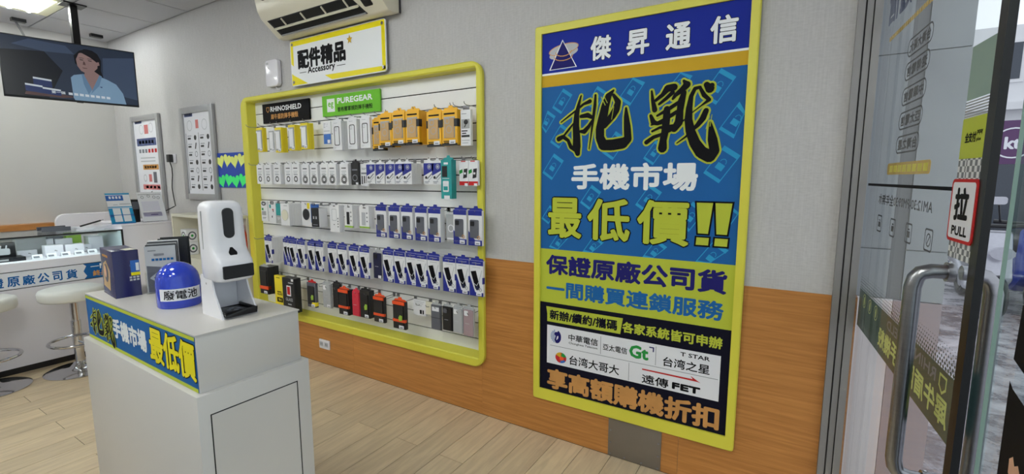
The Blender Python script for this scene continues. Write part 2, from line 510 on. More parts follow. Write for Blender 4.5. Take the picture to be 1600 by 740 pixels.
m = MB()
def wallbox(x0, x1, z0, z1): m.box((x0, YW + .004, z0), (x1, YW + .13, z1), 'wallpaper')
wallbox(-7.0, FX0, 0, 3.3); wallbox(FX1, 0.148, 0, 3.3); wallbox(FX0, FX1, 0, FZ0); wallbox(FX0, FX1, FZ1, 3.3)
wall_back = tag(m.build('wall_back'), kind='structure')
for x0, x1, z1 in ((XL, -5.45, 1.018), (-5.45, FX0, 1.018), (FX0, -2.84, FZ0), (-2.84, FX1, FZ0), (FX1, -0.43, 1.018), (-0.43, 0.148, 1.018)):
    m = MB(); m.box((x0 + .0006, YW, 0.002), (x1 - .0006, YW + .006, z1), 'wainscot_wood')
    m.build('wainscot_panel', wall_back)
m = MB(); m.box((-7.0, -3.1, -0.05), (XL, 2.42, 3.3), 'wall_paint')
tag(m.build('wall_left'), kind='structure')
m = MB(); m.box((-7.0, -3.2, -0.05), (0.40, -3.1, 3.3), 'wall_paint')
tag(m.build('wall_front'), kind='structure')
m = MB(); m.box((0.148, 2.30, 0), (0.235, 2.43, 1.018), 'wainscot_wood'); m.box((0.148, 2.30, 1.018), (0.2255, 2.43, 3.3), 'jamb_grey'); m.box((0.23, -3.1, 2.42), (0.36, 2.42, 3.3), 'wall_paint')
tag(m.build('wall_right'), kind='structure')

m = MB(); m.box((-7.0, -3.1, CEIL + .012), (0.40, 2.42, CEIL + .1), 'ceiling_grid')
ceiling = tag(m.build('ceiling'), kind='structure')
tile = None
TX = [-6.82, -6.23, -5.58, -4.93, -4.28, -3.63, -2.98, -2.33, -1.68, -1.03, -0.38, 0.27]
TY = [-3.1, -2.82, -2.18, -1.54, -0.90, -0.26, 0.38, 1.02, 1.66, YW]
TROFF = [(-5.905, 1.34), (-5.905, -0.58), (-3.305, -0.58), (-0.705, -0.58), (-2.005, 0.06), (-5.905, -1.86), (-3.305, -1.86), (-0.705, -1.86)]  # only the first is in view; the rest are placed to light the display frontally
tiles = {}
for x0, x1 in zip(TX[:-1], TX[1:]):
    for y0, y1 in zip(TY[:-1], TY[1:]):
        if any(x0 < a < x1 and y0 < b < y1 for a, b in TROFF): continue
        k = (round(x1-x0, 3), round(y1-y0, 3))
        if k not in tiles:
            m = MB(); m.box((.006, .006, 0), (k[0]-.006, k[1]-.006, .012), 'ceiling_white')
            o = tiles[k] = m.build('ceiling_tile', loc=(0, 0, 0))
        else:
            o = tiles[k].copy(); COL.objects.link(o)
        o.parent = ceiling; o.location = (x0, y0, CEIL)

# fluorescent troffers set in the ceiling grid
def troffer():
    t = thing('ceiling_light', 'recessed ceiling light with four bare fluorescent tubes above the television', 'light', (0, 0, CEIL), 'recessed tube lights in the ceiling')
    m = MB()
    W, D = .32, .315
    m.box((-W, -D, .0), (-.265, D, .012), 'trough_cream'); m.box((.265, -D, .0), (W, D, .012), 'trough_cream')
    m.box((-.265, -D, .0), (.265, -.27, .012), 'trough_cream'); m.box((-.265, .24, .0), (.265, D, .012), 'trough_cream')
    m.box((-.265, -.27, .0108), (.265, .24, .0118), 'trough_cream')
    o = m.build('housing', t, loc=(0, 0, 0))
    for k in range(5):
        y = -.27 + .1275 * k - .003
        m = MB(); m.box((-.265, y, .002), (.265, y + .006, .011), 'trough_cream'); m.build('louver', t, loc=(0, 0, 0))
    for k in range(4):
        m = MB(); m.tube([(-.26, -.206 + .1275*k, .0), (.26, -.206 + .1275*k, .0)], .017, 'tube_light', 8)
        m.build('tube', t, loc=(0, 0, 0))
    return t
tr = troffer()
for k, (x, y) in enumerate(TROFF):
    if k == 0: tr.location = (x, y, CEIL)
    else: dup(tr, (x, y, CEIL), 'recessed four tube ceiling light added out of the picture above the shop floor')  # the one above the pedestal is added to brighten counter, display and floor

# aluminium door jamb at the end of the papered wall
m = MB()
for x0, x1, y0, mm in ((.148, .171, 2.262, 'jamb_grey'), (.171, .177, 2.285, 'jamb_dark'), (.177, .197, 2.272, 'jamb_grey'), (.197, .2005, 2.288, 'dark_gap'), (.2005, .225, 2.266, 'jamb_grey')):
    m.box((x0, y0, 0), (x1, 2.30, 3.02), mm)
m.build('trim_1')['kind'] = 'structure'

# ---- the glass door
DU = V((0.082, -0.9966, 0))
DO = V((0.228, 2.286, 0))
DP = Plane(DO, DU)                      # u runs from the hinge side to the free edge, normal into the room
door = bpy.data.objects.new('door_1', None); COL.objects.link(door); door.location = DO; door['kind'] = 'structure'
m = MB(); m.pbox(DP, 0.0, 0.03, 1.02, 2.36, -.010, 0.0, 'door_glass'); m.build('pane', door)
m = MB(); m.pbox(DP, 1.000, 0.03, 1.034, 2.36, -.012, .002, 'gasket_black'); m.build('edge_gasket', door)
m = MB(); m.pbox(DP, 0.03, 1.471, 0.872, 1.480, .0005, .0015, 'black_print'); m.build('dark_film_strip', door)
m = MB(); z0, z1, su = 0.798, 1.294, 0.925
def hpath(o, d): return [DP.pt(su, z1, o), DP.pt(su, z1, d-.03), DP.pt(su, z1-.006, d-.012), DP.pt(su, z1-.018, d-.004), DP.pt(su, z1-.04, d), DP.pt(su, (z0+z1)/2, d), DP.pt(su, z0+.04, d), DP.pt(su, z0+.018, d-.004), DP.pt(su, z0+.006, d-.012), DP.pt(su, z0, d-.03), DP.pt(su, z0, o)]
m.tube(hpath(0, .068), .0165, 'brushed_steel', 14); h1 = m.build('handle', door, smooth=True)
h1['label'] = 'round steel pull bar on the inner face'
m = MB()
m.tube([DP.pt(su, z1, -.012)] + [DP.pt(su, p, -q) for p, q in ((z1, .03), (z1-.006, .052), (z1-.018, .062), (z1-.04, .068), ((z0+z1)/2, .068), (z0+.04, .068), (z0+.018, .062), (z0+.006, .052), (z0, .03), (z0, .012))], .0165, 'brushed_steel', 14)
m.build('handle', door, smooth=True)
for zz in (z0, z1):
    m = MB(); m.tube([DP.pt(su, zz, .001), DP.pt(su, zz, .014)], .022, 'brushed_steel', 14); m.tube([DP.pt(su, zz+.012, .008), DP.pt(su, zz+.024, .008)], .003, 'chrome', 6)
    m.build('handle_rosette', h1, smooth=True)
# pull sign
m = MB(); m.prism(DP, rrect(.872, 1.362, 1.004, 1.498, .012), .001, .004, 'red_print'); ps = m.build('pull_sign', door)
ps['label'] = 'white plate with red border reading PULL'
m = MB(); m.flat(DP, rrect(.879, 1.369, .997, 1.491, .008), .0043, 'white_print')
m.text('拉', DP, .898, 1.408, .972, 1.480, .0046, 'black_print', .0032); m.text('PULL', DP, .897, 1.376, .978, 1.397, .0046, 'black_print', .0012)
m.build('lettering', ps)
# the column of decals at the free edge
m = MB(); m.pbox(DP, .884, 1.541, 1.0, 1.627, .001, .002, 'sticker_lime')
st = m.build('payment_sticker', door); st['label'] = 'lime green square sticker'
m = MB(); m.text('全支付', DP, .905, 1.574, .960, 1.596, .0023, 'black_print', .0009); m.text('pxpay', DP, .963, 1.587, .990, 1.598, .0023, 'black_print', .0003); m.text('plus', DP, .963, 1.574, .984, 1.583, .0023, 'black_print', .0003)
m.build('lettering', st)
checker_mat('mosaic', (206, 206, 208), (96, 98, 104), 80)
m = MB(); m.pbox(DP, .880, 1.325, .999, 1.541, .0002, .0006, 'mosaic'); m.build('checkered_sticker', door)
m = MB(); m.pbox(DP, .886, 1.665, 1.0, 1.778, .0004, .001, 'film_green'); m.build('green_film', door)
m = MB()
for k in range(6): m.pbox(DP, .884, 1.629 + k*.006, 1.0, 1.6322 + k*.006, .0004, .001, 'pack_grey')
m.build('striped_film', door)
# mirrored lettering stuck on the outside
m = MB()
m.text('傑昇通信', DP, .04, 2.045, .62, 2.165, -.0102, 'slate_ink', .006, mirror=True)
for k in range(22): m.pbox(DP, .085+k*.0215, 1.985, .099+k*.0215, 1.9995, -.0112, -.0102, 'orange_print')
m.build('shop_name_lettering', door)
for k, (w_, a, b) in enumerate((('台灣大哥大', .333, 1.9), ('遠傳電信', .327, 1.829), ('中華電信', .321, 1.753), ('亞太電信', .315, 1.679), ('台灣之星', .309, 1.605))):
    m = MB(); m.ring(DP, rrect(a, b-.028, a+.232, b+.028, .027), rrect(a+.005, b-.023, a+.227, b+.023, .0221), -.0104, 'black_print')
    m.text(w_, DP, a+.022, b-.017, a+.21, b+.017, -.0104, 'black_print', .0014, mirror=True)
    m.build('carrier_lettering', door)
m = MB(); m.prism(DP, rrect(.232, 1.511, .66, 1.549, .012), -.0108, -.0102, 'orange_print')
for k in range(8): m.pbox(DP, .26+k*.049, 1.519, .297+k*.049, 1.541, -.0102, -.0100, 'yellow_bright')
m.build('yellow_lettering_bar', door)
m = MB(); m.text('AM12:30-PM09:30全年無休', DP, .155, 1.407, .71, 1.445, -.0104, 'black_print', .0008, mirror=True)
m.build('opening_hours_lettering', door)
m = MB()
for k, u in enumerate((.165, .335, .505, .675)):
    m.ring(DP, rrect(u, 1.31, u+.06, 1.37, .008), rrect(u+.005, 1.315, u+.055, 1.365, .006), -.0104, 'black_print')
    if k == 3:
        m.ring(DP, ell(u+.03, 1.34, .018, .018), ell(u+.03, 1.34, .014, .014), -.0104, 'black_print'); m.line(DP, [(u+.02, 1.328), (u+.04, 1.352)], .004, -.0104, 'black_print')
    else:
        m.rect(DP, u+.016, 1.328, u+.044, 1.346, -.0104, 'black_print'); m.rect(DP, u+.022, 1.349, u+.038, 1.354, -.0104, 'black_print')
m.build('pictogram', door)
# dark film band
m = MB(); m.pbox(DP, 0.0, .912, 1.0, 1.062, -.012, -.0103, 'film_dark'); fb = m.build('film_band', door); fb['label'] = 'dark green printed film across the glass'
m = MB()
for r in range(6):
    n = 64; s_ = .0062 - r*.0009
    for k in range(n):
        u = .006 + k*.0156 + (r % 2)*.0078; zc = 1.069 + r*.0105
        m.flat(DP, [(u, zc-s_), (u+s_, zc), (u, zc+s_), (u-s_, zc)], -.0103, 'film_dark')
m.build('dot_pattern', fb)['kind'] = 'stuff'
m = MB(); m.text('犀牛盾防摔手機殼', DP, .33, .935, .95, 1.003, -.0100, 'film_text', .002, mirror=True)
m.text('RHINOSHIELD', DP, .42, 1.018, .86, 1.05, -.0100, 'grey_print', .001, mirror=True)
m.line(DP, [(.885, 1.048), (.925, 1.048), (.925, 1.022), (.905, 1.008), (.885, 1.022)], .006, -.0100, 'film_text', True)
for u in (.06, .15, .24):
    m.ring(DP, ell(u+.03, 1.03, .026, .026), ell(u+.03, 1.03, .023, .023), -.0100, 'film_text'); m.flat(DP, ell(u+.03, 1.03, .008, .017), -.0100, 'film_text')
m.build('lettering', fb)

# fixed pane beside the door
PP = Plane((0.335, 1.213, 0), (0.0, -1, 0))
win = bpy.data.objects.new('window_1', None); COL.objects.link(win); win.location = PP.O; win['kind'] = 'structure'
m = MB(); m.pbox(PP, 0, 0.02, 1.9, 2.42, -.006, 0, 'pane_glass'); m.build('pane', win)
m = MB(); m.pbox(PP, 0.0, 0.02, .0015, 2.42, -.0062, .0002, 'film_green'); m.build('pane_edge', win)
m = MB(); m.flat(PP, [(.118, 1.289), (.21, 1.30), (.21, 1.185), (.170, 1.180), (.111, 1.192)], .0008, 'black_print')
m.flat(PP, [(.165, 1.262), (.2, 1.262), (.2, 1.215), (.165, 1.215)], .0012, 'film_text')
m.build('poster_back', win)
m = MB(); m.flat(PP, [(.108, 1.152), (.125, 1.143), (.19, 1.132), (.30, 1.12), (.30, .55), (.112, .55)], .0008, 'black_print')
m.flat(PP, [(.150, 1.030), (.163, 1.040), (.172, 1.028), (.185, 1.036), (.2, 1.02), (.2, .99), (.18, .985), (.165, 1.0), (.152, 1.006)], .0012, 'skin')
m.flat(PP, ell(.158, .975, .012, .009), .0012, 'phone_line')
m.build('poster_back', win)
for k, y in enumerate((-.70, -1.9)):
    m = MB(); m.box((.32, y-.03, 0), (.36, y+.03, 2.42), 'jamb_grey'); m.build('trim_%d' % (k+2))['kind'] = 'structure'
m = MB(); m.box((.33, -3.0, .02), (.34, -.73, 2.42), 'pane_glass'); m.build('window_2')['kind'] = 'structure'

# ---------------------------------------------------------------- outside
m = MB(); m.box((0.36, -6, -.2), (3.0, 16, -.03), 'wet_pavement'); m.box((-3.5, 2.43, -.2), (0.36, 16, -.03), 'wet_pavement'); m.box((3.0, -6, -.22), (9.0, 30, -.10), 'asphalt'); m.box((-3.5, 16, -.2), (3.0, 30, -.10), 'asphalt')
tag(m.build('ground'), kind='structure')
# pier of the next shop, tiled
m = MB(); m.box((-.6, 2.52, -.03), (.535, 3.1, 3.4), 'stucco')
pier = tag(m.build('wall_outside'), kind='structure')
for z0_, z1_, mm in ((-.03, .984, 'tile_pink'), (.988, 1.198, 'stucco'), (1.202, 2.0, 'stucco'), (2.004, 2.8, 'stucco')):
    for x0, x1 in ((.10, .352), (.402, .535)) if z0_ > .98 else ((.10, .376), (.378, .535)):
        m = MB(); m.box((x0, 2.505, z0_), (x1, 2.52, z1_), 'pier_violet' if x0 == .378 else mm); m.build('tile', pier)
m = MB(); m.box((.354, 2.512, .988), (.400, 2.521, 3.3), 'stucco_dark'); m.build('dark_pilaster', pier)
# buildings at the end of the street
def facade(name, label, x0, x1, y, z1, mm, floors, cols, depth=3.0):
    t = thing(name, label, 'building', ((x0+x1)/2, y, -.1), 'buildings down the street')
    m = MB(); m.box((x0, y, -.1), (x1, y+depth, z1), mm); m.build('wall', t)
    fh = (z1 - 3.4) / floors; cw = (x1-x0)/cols
    for f in range(floors):
        m = MB(); zf = 3.2 + f*fh; m.box((x0-.1, y-.35, zf), (x1+.1, y, zf+.18), 'facade_white'); m.build('balcony_slab', t)
        for c in range(cols):
            m = MB(); xa = x0 + cw*(c+.18); m.box((xa, y-.05, zf+.7), (xa+cw*.64, y+.02, zf+.7+fh*.55), 'facade_white'); w = m.build('window', t)
            m = MB(); m.box((xa+.08, y-.06, zf+.78), (xa+cw*.64-.08, y-.04, zf+.62+fh*.55), 'window_dark'); m.build('window_pane', w)
    m = MB(); m.box((x0+.2, y-.04, .0), (x1-.2, y, 2.7), 'window_dark'); m.build('shopfront', t)
    return t
facade('apartment_building', 'pale apartment building beyond the parked scooters, seen past the door edge', 2.2, 6.2, 17.0, 5.3, 'facade_white', 1, 3)
facade('apartment_building', 'grey building behind the glass door, left of the pale one', -2.5, 2.0, 19.0, 8.0, 'facade_grey', 2, 4)
facade('apartment_building', 'tall pale building across the street behind the fixed pane', 6.8, 11.0, 13.0, 12.0, 'facade_white', 4, 3)
SP = Plane((2.26, 9.6, 1.70), (1, -.15, 0))
sg = thing('shop_sign', 'purple hanging shop sign with white letters kt in a ring', 'sign', (2.8, 9.6, 1.70))
m = MB(); m.pbox(SP, 0, 0, 1.1, .62, -.1, 0, 'sign_purple'); m.build('panel', sg)
m = MB(); m.ring(SP, ell(.335, .30, .22, .22, 28), ell(.335, .30, .20, .20, 28), .004, 'white_print'); m.text('kt', SP, .24, .21, .41, .39, .004, 'white_print', .008); m.build('lettering', sg)
m = MB(); m.tube([SP.pt(.1, 0, -.05), SP.pt(.1, -1.9, -.05)], .03, 'grey_metal', 8); m.tube([SP.pt(1.0, 0, -.05), SP.pt(1.0, -1.9, -.05)], .03, 'grey_metal', 8); m.build('post', sg)
def scooter(x, y, label, mm):
    t = thing('scooter', label, 'scooter', (x, y, -.03), 'scooters parked by the street')
    z = -.03
    for dy, nm in ((-.6, 'wheel'), (.6, 'wheel')):
        m = MB(); m.tube([(x, y+dy+.19*math.cos(a*PI/8), z+.24+.19*math.sin(a*PI/8)) for a in range(16)], .05, 'scooter_black', 8, closed=True)
        m.tube([(x-.03, y+dy, z+.24), (x+.03, y+dy, z+.24)], .12, 'scooter_silver', 10); m.build(nm, t, smooth=True)
    YZ = Plane((x, y, z), (0, 1, 0))
    m = MB(); m.prism(YZ, [(-.58, .42), (-.42, .95), (-.34, .95), (-.3, .45), (-.05, .3), (.2, .42), (.82, .62), (.86, .5), (.7, .36), (.3, .3), (.1, .18), (-.3, .2)], -.13, .13, mm); m.build('body', t, bevel=.04)
    m = MB(); m.prism(YZ, [(0, .62), (.05, .78), (.4, .8), (.8, .84), (.8, .74), (.35, .68)], -.12, .12, 'scooter_black'); m.build('seat', t, bevel=.03)
    m = MB(); m.tube([(x-.34, y-.3, z+1.02), (x-.1, y-.42, z+1.0), (x+.1, y-.42, z+1.0), (x+.34, y-.3, z+1.02)], .025, 'scooter_black', 8)
    m.tube([(x-.3, y-.35, z+1.02), (x-.34, y-.4, z+1.22)], .01, 'scooter_black', 6); m.tube([(x+.3, y-.35, z+1.02), (x+.34, y-.4, z+1.22)], .01, 'scooter_black', 6); m.build('handlebar', t)
    for sx in (-1, 1):
        m = MB(); m.prism(Plane((x+sx*.35, y-.42, z+1.27), (1, 0, 0)), rrect(-.07, -.045, .07, .045, .03), -.015, .015, 'scooter_silver'); m.build('mirror', t)
    m = MB(); m.prism(Plane((x, y-.58, z+.72), (1, 0, 0)), ell(0, 0, .1, .07), 0, .06, 'scooter_silver'); m.build('headlamp', t)
for k, (x, y, c, l) in enumerate(((1.92, 7.6, 'scooter_silver', 'silver scooter parked nearest the shop by the pavement'), (2.35, 8.0, 'scooter_blue', 'blue scooter parked between the silver and the black one'), (2.8, 8.3, 'scooter_black', 'black scooter parked under the purple sign'), (1.62, 9.6, 'scooter_black', 'black scooter at the far end, closest to the wall'))):
    scooter(x, y, l, c)

# ================================================================ ACCESSORY DISPLAY
YF, YP = 2.268, 2.352
disp = thing('slatwall_display', 'wide accessory display set in the wall with a thick yellow rounded frame and white slats', 'display', (-2.86, YF, .318))
FP = Plane((0, YF, 0), (1, 0, 0))
NR = 6
outer = rrect(-4.128, .318, -1.597, 2.176, .085, NR)
inner = rrect(-4.042, .378, -1.640, 2.138, .012, NR)
inner_back = rrect(-4.042, .395, -1.640, 2.138, .012, NR)
m = MB()
n = len(outer)
front_o = rrect(-4.120, .326, -1.605, 2.168, .078, NR); front_i = rrect(-4.050, .370, -1.632, 2.146, .016, NR)
rings = [[FP.pt(u, v, -.027) for u, v in outer], [FP.pt(u, v, -.006) for u, v in outer], [FP.pt(u, v, 0) for u, v in front_o], [FP.pt(u, v, 0) for u, v in front_i], [FP.pt(u, v, -.006) for u, v in inner], [FP.pt(u, v, -(YP-YF)) for u, v in inner_back]]
m.faces([p for r in rings for p in r], [(i*n+k, i*n+(k+1) % n, (i+1)*n+(k+1) % n, (i+1)*n+k) for i in range(5) for k in range(n)], 'yellow_frame')
m.build('frame', disp, smooth=True, angle=30)
m = MB(); m.box((FX0, YP+.008, FZ0), (FX1, YP+.03, FZ1), 'dark_gap'); m.build('backing', disp)
GZ0, GP = .4715, .1047
slat = None
for k in range(-1, 17):
    za, zb = GZ0 + GP*k + .0035, GZ0 + GP*(k+1) - .0035
    zb = min(zb, 2.145); za = max(za, .372)
    if zb - za < .01: continue
    m = MB(); m.box((FX0 + .001, YP, za), (FX1 - .001, YP + .01, zb), 'slat_white'); m.build('slat', disp)
ROWZ = {r: GZ0 + GP*k for r, k in ((1, 14), (2, 11), (3, 8), (4, 5), (5, 2))}
hook_mesh = None
def add_hook(x, row, length=.16):
    global hook_mesh
    if hook_mesh is None:
        m = MB(); L = .140
        m.box((-.012, -.004, -.022), (.012, .0, .008), 'grey_metal')
        m.tube([(0, 0, -.01), (0, -L+.02, -.012), (0, -L, -.006), (0, -L-.006, .006)], .0024, 'grey_metal', 5)
        hook_mesh = m.build('hook', loc=(0, 0, 0))
        o = hook_mesh
    else:
        o = hook_mesh.copy(); COL.objects.link(o)
    o.parent = disp; o.location = V((x, YP, ROWZ[row] - .004)) - disp.location

# sign boards at the top of the display
BP = Plane((0, 2.345, 0), (1, 0, 0))
b = thing('brand_board', 'small black board with white and gold lettering at top left of the display', 'sign', (-3.59, 2.345, 1.955))
m = MB(); m.pbox(BP, -3.905, 1.955, -3.278, 2.113, 0, .012, 'black_print'); m.build('panel', b)
m = MB(); m.text('RHINOSHIELD', BP, -3.79, 2.045, -3.375, 2.086, .0125, 'text_white', 0.0014); m.text('犀牛盾防摔手機殼', BP, -3.79, 1.982, -3.42, 2.026, .0125, 'gold_text', 0.0010)
m.line(BP, [(-3.845, 2.083), (-3.81, 2.083), (-3.81, 2.058), (-3.828, 2.043), (-3.845, 2.058)], .005, .0125, 'gold_text', True); m.build('lettering', b)
b = thing('brand_board', 'wide lime green board with white and black lettering at the top of the display', 'sign', (-2.81, 2.345, 1.96))
m = MB(); m.pbox(BP, -3.118, 1.96, -2.499, 2.110, 0, .012, 'lime_print'); m.build('panel', b)
m = MB(); m.pbox(BP, -3.062, 1.99, -2.975, 2.085, .012, .0126, 'text_white'); m.text('eg', BP, -3.05, 2.012, -2.988, 2.060, .0130, 'lime_print', 0.0014)
m.text('PUREGEAR', BP, -2.945, 2.043, -2.572, 2.085, .0126, 'text_white', 0.0021); m.text('普格爾軍規防摔手機殼', BP, -2.945, 1.985, -2.572, 2.020, .0126, 'black_print', 0.0007)
m.build('lettering', b)

# ---------------------------------------------------------------- packs on the hooks
# every pack is built round its own bottom centre, front face at local y = -d, back at y = 0
LOCP = lambda d: Plane((0, -d, 0), (1, 0, 0))
def pack(name, w, h, d, body, deco, tab=None):
    """one hanging pack: body mesh as the thing, children for what shows on it"""
    m = MB(); m.box((-w/2, -d, 0), (w/2, 0, h), body)
    o = m.build(name, loc=(0, 0, 0))
    if tab:
        m = MB(); m.prism(Plane((0, -d/2, 0), (1, 0, 0)), [(-w*.5, h), (w*.5, h), (w*.42, h+.012), (w*.16, h+.014), (w*.12, h+.026), (-w*.12, h+.026), (-w*.16, h+.014), (-w*.42, h+.012)], -.001, .001, tab); m.build('hang_tab', o, loc=(0, 0, 0))
    for nm, fn in deco:
        m = MB(); fn(m, LOCP(d), w, h, d)
        c = m.build(nm, o, loc=(0, 0, 0))
    return o
def lines(m, P, u0, u1, v, n, mm, st=.008, th=.003):
    for k in range(n): m.rect(P, u0 + (k % 3)*.003, v-k*st-th, u1 - (k*7 % 5)*.005, v-k*st, .0012, mm)
def d_clear(m, P, w, h, d): m.pbox(P, -w*.42, h*.08, w*.40, h*.90, 0, .004, 'case_clear'); m.pbox(P, -w*.30, h*.14, w*.28, h*.84, .004, .006, 'pack_white')
def d_price(m, P, w, h, d): m.rect(P, w*.02, .006, w*.42, .028, .0065, 'white_print'); m.rect(P, w*.10, .011, w*.34, .017, .007, 'grey_print')
def d_clip(m, P, w, h, d): m.rect(P, -w*.44, h*.78, -w*.2, h*.86, .007, 'white_print')
def d_phone(m, P, w, h, d):
    m.ring(P, rrect(-w*.30, h*.16, w*.30, h*.82, .013), rrect(-w*.235, h*.185, w*.235, h*.795, .009), .001, 'pack_black'); lines(m, P, -w*.3, w*.1, h*.94, 1, 'light_grey_print')
    m.ring(P, rrect(-w*.2, h*.66, w*.0, h*.78, .006), rrect(-w*.17, h*.675, -w*.03, h*.765, .005), .001, 'light_grey_print'); lines(m, P, -w*.4, -w*.1, h*.1, 2, 'light_grey_print', .006, .002)
def d_amber(m, P, w, h, d):
    m.pbox(P, -w*.36, h*.20, w*.36, h*.80, 0, .003, 'case_clear'); m.pbox(P, -w*.30, h*.20, w*.32, h*.76, .003, .006, 'case_tan')
    m.ring(P, ell(0, h*.44, w*.2, w*.2), ell(0, h*.44, w*.165, w*.165), .0064, 'pack_grey'); m.ring(P, rrect(-w*.26, h*.60, w*.04, h*.76, .01), rrect(-w*.21, h*.62, w*.0, h*.735, .008), .0064, 'pack_grey')
def d_amber_side(m, P, w, h, d):
    m.pbox(P, w*.30, h*.52, w*.5+.0008, h*.74, -d, .0035, 'pack_black'); m.pbox(P, -w*.5-.0008, h*.52, -w*.42, h*.74, -d, .0035, 'pack_black'); m.pbox(P, -w*.5, -.004, w*.5, .01, -d, .001, 'pack_black')
def d_amber_txt(m, P, w, h, d): lines(m, P, -w*.36, w*.36, h*.91, 1, 'black_print', .01, .009); lines(m, P, -w*.4, w*.05, h*.12, 2, 'black_print', .009, .005)
def d_cable(m, P, w, h, d):
    m.ring(P, ell(0, h*.26, w*.25, w*.25, 20), ell(0, h*.26, w*.155, w*.155, 20), .001, 'pack_black'); lines(m, P, -w*.28, w*.28, h*.82, 1, 'black_print', .01, .006); lines(m, P, -w*.3, w*.3, h*.66, 2, 'light_grey_print', .012, .004); lines(m, P, -w*.26, w*.26, h*.50, 1, 'grey_print', .01, .005)
def d_cable2(m, P, w, h, d):
    d_cable(m, P, w, h, d); m.ring(P, ell(.0, h*.26, w*.36, w*.33, 20), ell(.0, h*.26, w*.30, w*.27, 20), .0011, 'pack_black'); m.rect(P, -w*.3, .0, w*.05, h*.07, .0013, 'pack_white')
def d_bw(m, P, w, h, d):
    m.flat(P, [(-w*.5, h*.99), (w*.5, h*.99), (w*.5, h*.66), (-w*.5, h*.40)], .0008, 'pack_blue'); m.ring(P, ell(w*.08, h*.82, w*.19, w*.19), ell(w*.08, h*.82, w*.15, w*.15), .0012, 'light_grey_print'); m.flat(P, ell(w*.08, h*.82, w*.1, w*.1), .0012, 'light_grey_print')
    m.line(P, [(-w*.1, h*.28), (w*.34, h*.50)], .008, .0012, 'grey_print'); m.line(P, [(w*.0, h*.18), (w*.38, h*.36)], .006, .0012, 'light_grey_print'); lines(m, P, -w*.4, w*.1, h*.14, 2, 'grey_print', .008, .004); m.flat(P, ell(-w*.25, h*.32, .009, .009), .0013, 'pack_black')
def d_bluewin(m, P, w, h, d):
    m.pbox(P, -w*.5, h*.86, w*.5, h*1.0, 0, .0012, 'pack_blue'); m.pbox(P, -w*.5, 0, w*.5, h*.16, 0, .0012, 'pack_blue'); m.flat(P, [(-w*.5, h*.16), (-w*.5, h*.42), (w*.0, h*.16)], .0011, 'pack_blue')
def d_bluecase(m, P, w, h, d):
    m.prism(P, rrect(-w*.36, h*.22, w*.27, h*.74, .008), 0, .006, 'case_grey'); m.ring(P, ell(w*.30, h*.24, .011, .011, 14), ell(w*.30, h*.24, .007, .007, 14), .0064, 'gold_text'); lines(m, P, -w*.44, w*.05, h*.105, 2, 'light_grey_print', .008, .003)
    m.prism(P, rrect(-w*.30, h*.56, -w*.02, h*.70, .006), .006, .008, 'pack_black')
def d_navy(m, P, w, h, d):
    m.pbox(P, -w*.5, h*.87, w*.5, h*1.0, 0, .0014, 'pack_blue'); m.pbox(P, -w*.5, 0, w*.5, h*.11, 0, .0012, 'pack_blue'); m.flat(P, [(-w*.5, h*.11), (-w*.5, h*.58), (-w*.10, h*.11)], .0011, 'pack_blue')
    m.line(P, [(-w*.3, h*.935), (-w*.02, h*.945), (w*.05, h*.93), (w*.32, h*.94)], .003, .0020, 'light_grey_print')
def d_navyphone(m, P, w, h, d):
    m.prism(P, [(-w*.40, h*.69), (-w*.04, h*.72), (w*.26, h*.25), (-w*.06, h*.21)], 0, .003, 'black_print'); m.line(P, [(-w*.16, h*.36), (w*.04, h*.30), (w*.20, h*.42), (w*.42, h*.74)], .0035, .0035, 'light_grey_print')
    m.prism(P, [(-w*.04, h*.26), (w*.18, h*.30), (w*.20, h*.20), (w*.02, h*.17)], .003, .005, 'pack_navy'); m.ring(P, ell(w*.30, h*.19, .010, .010, 12), ell(w*.30, h*.19, .007, .007, 12), .0014, 'grey_print'); lines(m, P, -w*.3, w*.3, h*.82, 1, 'light_grey_print')
def d_navyedge(m, P, w, h, d): m.pbox(P, w*.44, h*.36, w*.5+.001, h*.54, -d*.9, .0016, 'pack_blue')
def d_dark(m, P, w, h, d): m.prism(P, rrect(-w*.40, h*.12, w*.36, h*.86, .008), 0, .005, 'pack_black')
def d_stripe(m, P, w, h, d): m.pbox(P, -w*.5, h*.26, w*.5+.001, h*.36, -d*.5, .0058, 'orange_red'); m.pbox(P, -w*.5, h*.88, w*.46, h*1.0, 0, .0058, 'orange_red'); lines(m, P, -w*.34, w*.2, h*.23, 2, 'orange_red')
def d_leaf(m, P, w, h, d): m.flat(P, [(w*.02, h*.30), (w*.28, h*.32), (w*.30, h*.50), (w*.10, h*.52), (-w*.02, h*.42)], .0062, 'leaf_green')
def d_case(cm, sc='pack_black'):
    def f(m, P, w, h, d):
        m.prism(P, rrect(-w*.46, h*.02, w*.44, h*.96, .009), 0, .004, cm); m.prism(P, rrect(-w*.38, h*.74, -w*.02, h*.92, .006), .004, .006, sc); m.rect(P, -w*.3, h*.45, w*.1, h*.465, .0045, 'light_grey_print')
    return f
def d_white_win(m, P, w, h, d): m.prism(P, rrect(-w*.40, h*.62, w*.34, h*.92, .004), 0, .001, 'white_print')

SOURCES = {}
def hang(kind, row, items, yfront=2.215, fine=None):
    """items: (x_left, z_top, how many hang behind it, label of the front one)"""
    src, w, h, d, grp, plain = kind
    for x, z, nb, label in items:
        y = yfront + d
        loc = (x + w/2, y, z - h)
        if src.name not in SOURCES:
            SOURCES[src.name] = 1; src.location = loc; tag(src, label, 'package', grp); o = src
        else:
            o = dup(src, loc, label, grp)
        for k in range(nb):
            p = o.copy() if False else bpy.data.objects.new(src.name, src.data)
            COL.objects.link(p); p.location = (loc[0] + random.uniform(-.001, .001), y + (d + .0015)*(k+1), loc[2] + random.uniform(-.001, .001))
            tag(p, 'pack right behind the ' + label, 'package', grp)
        add_hook(x + w/2, row)

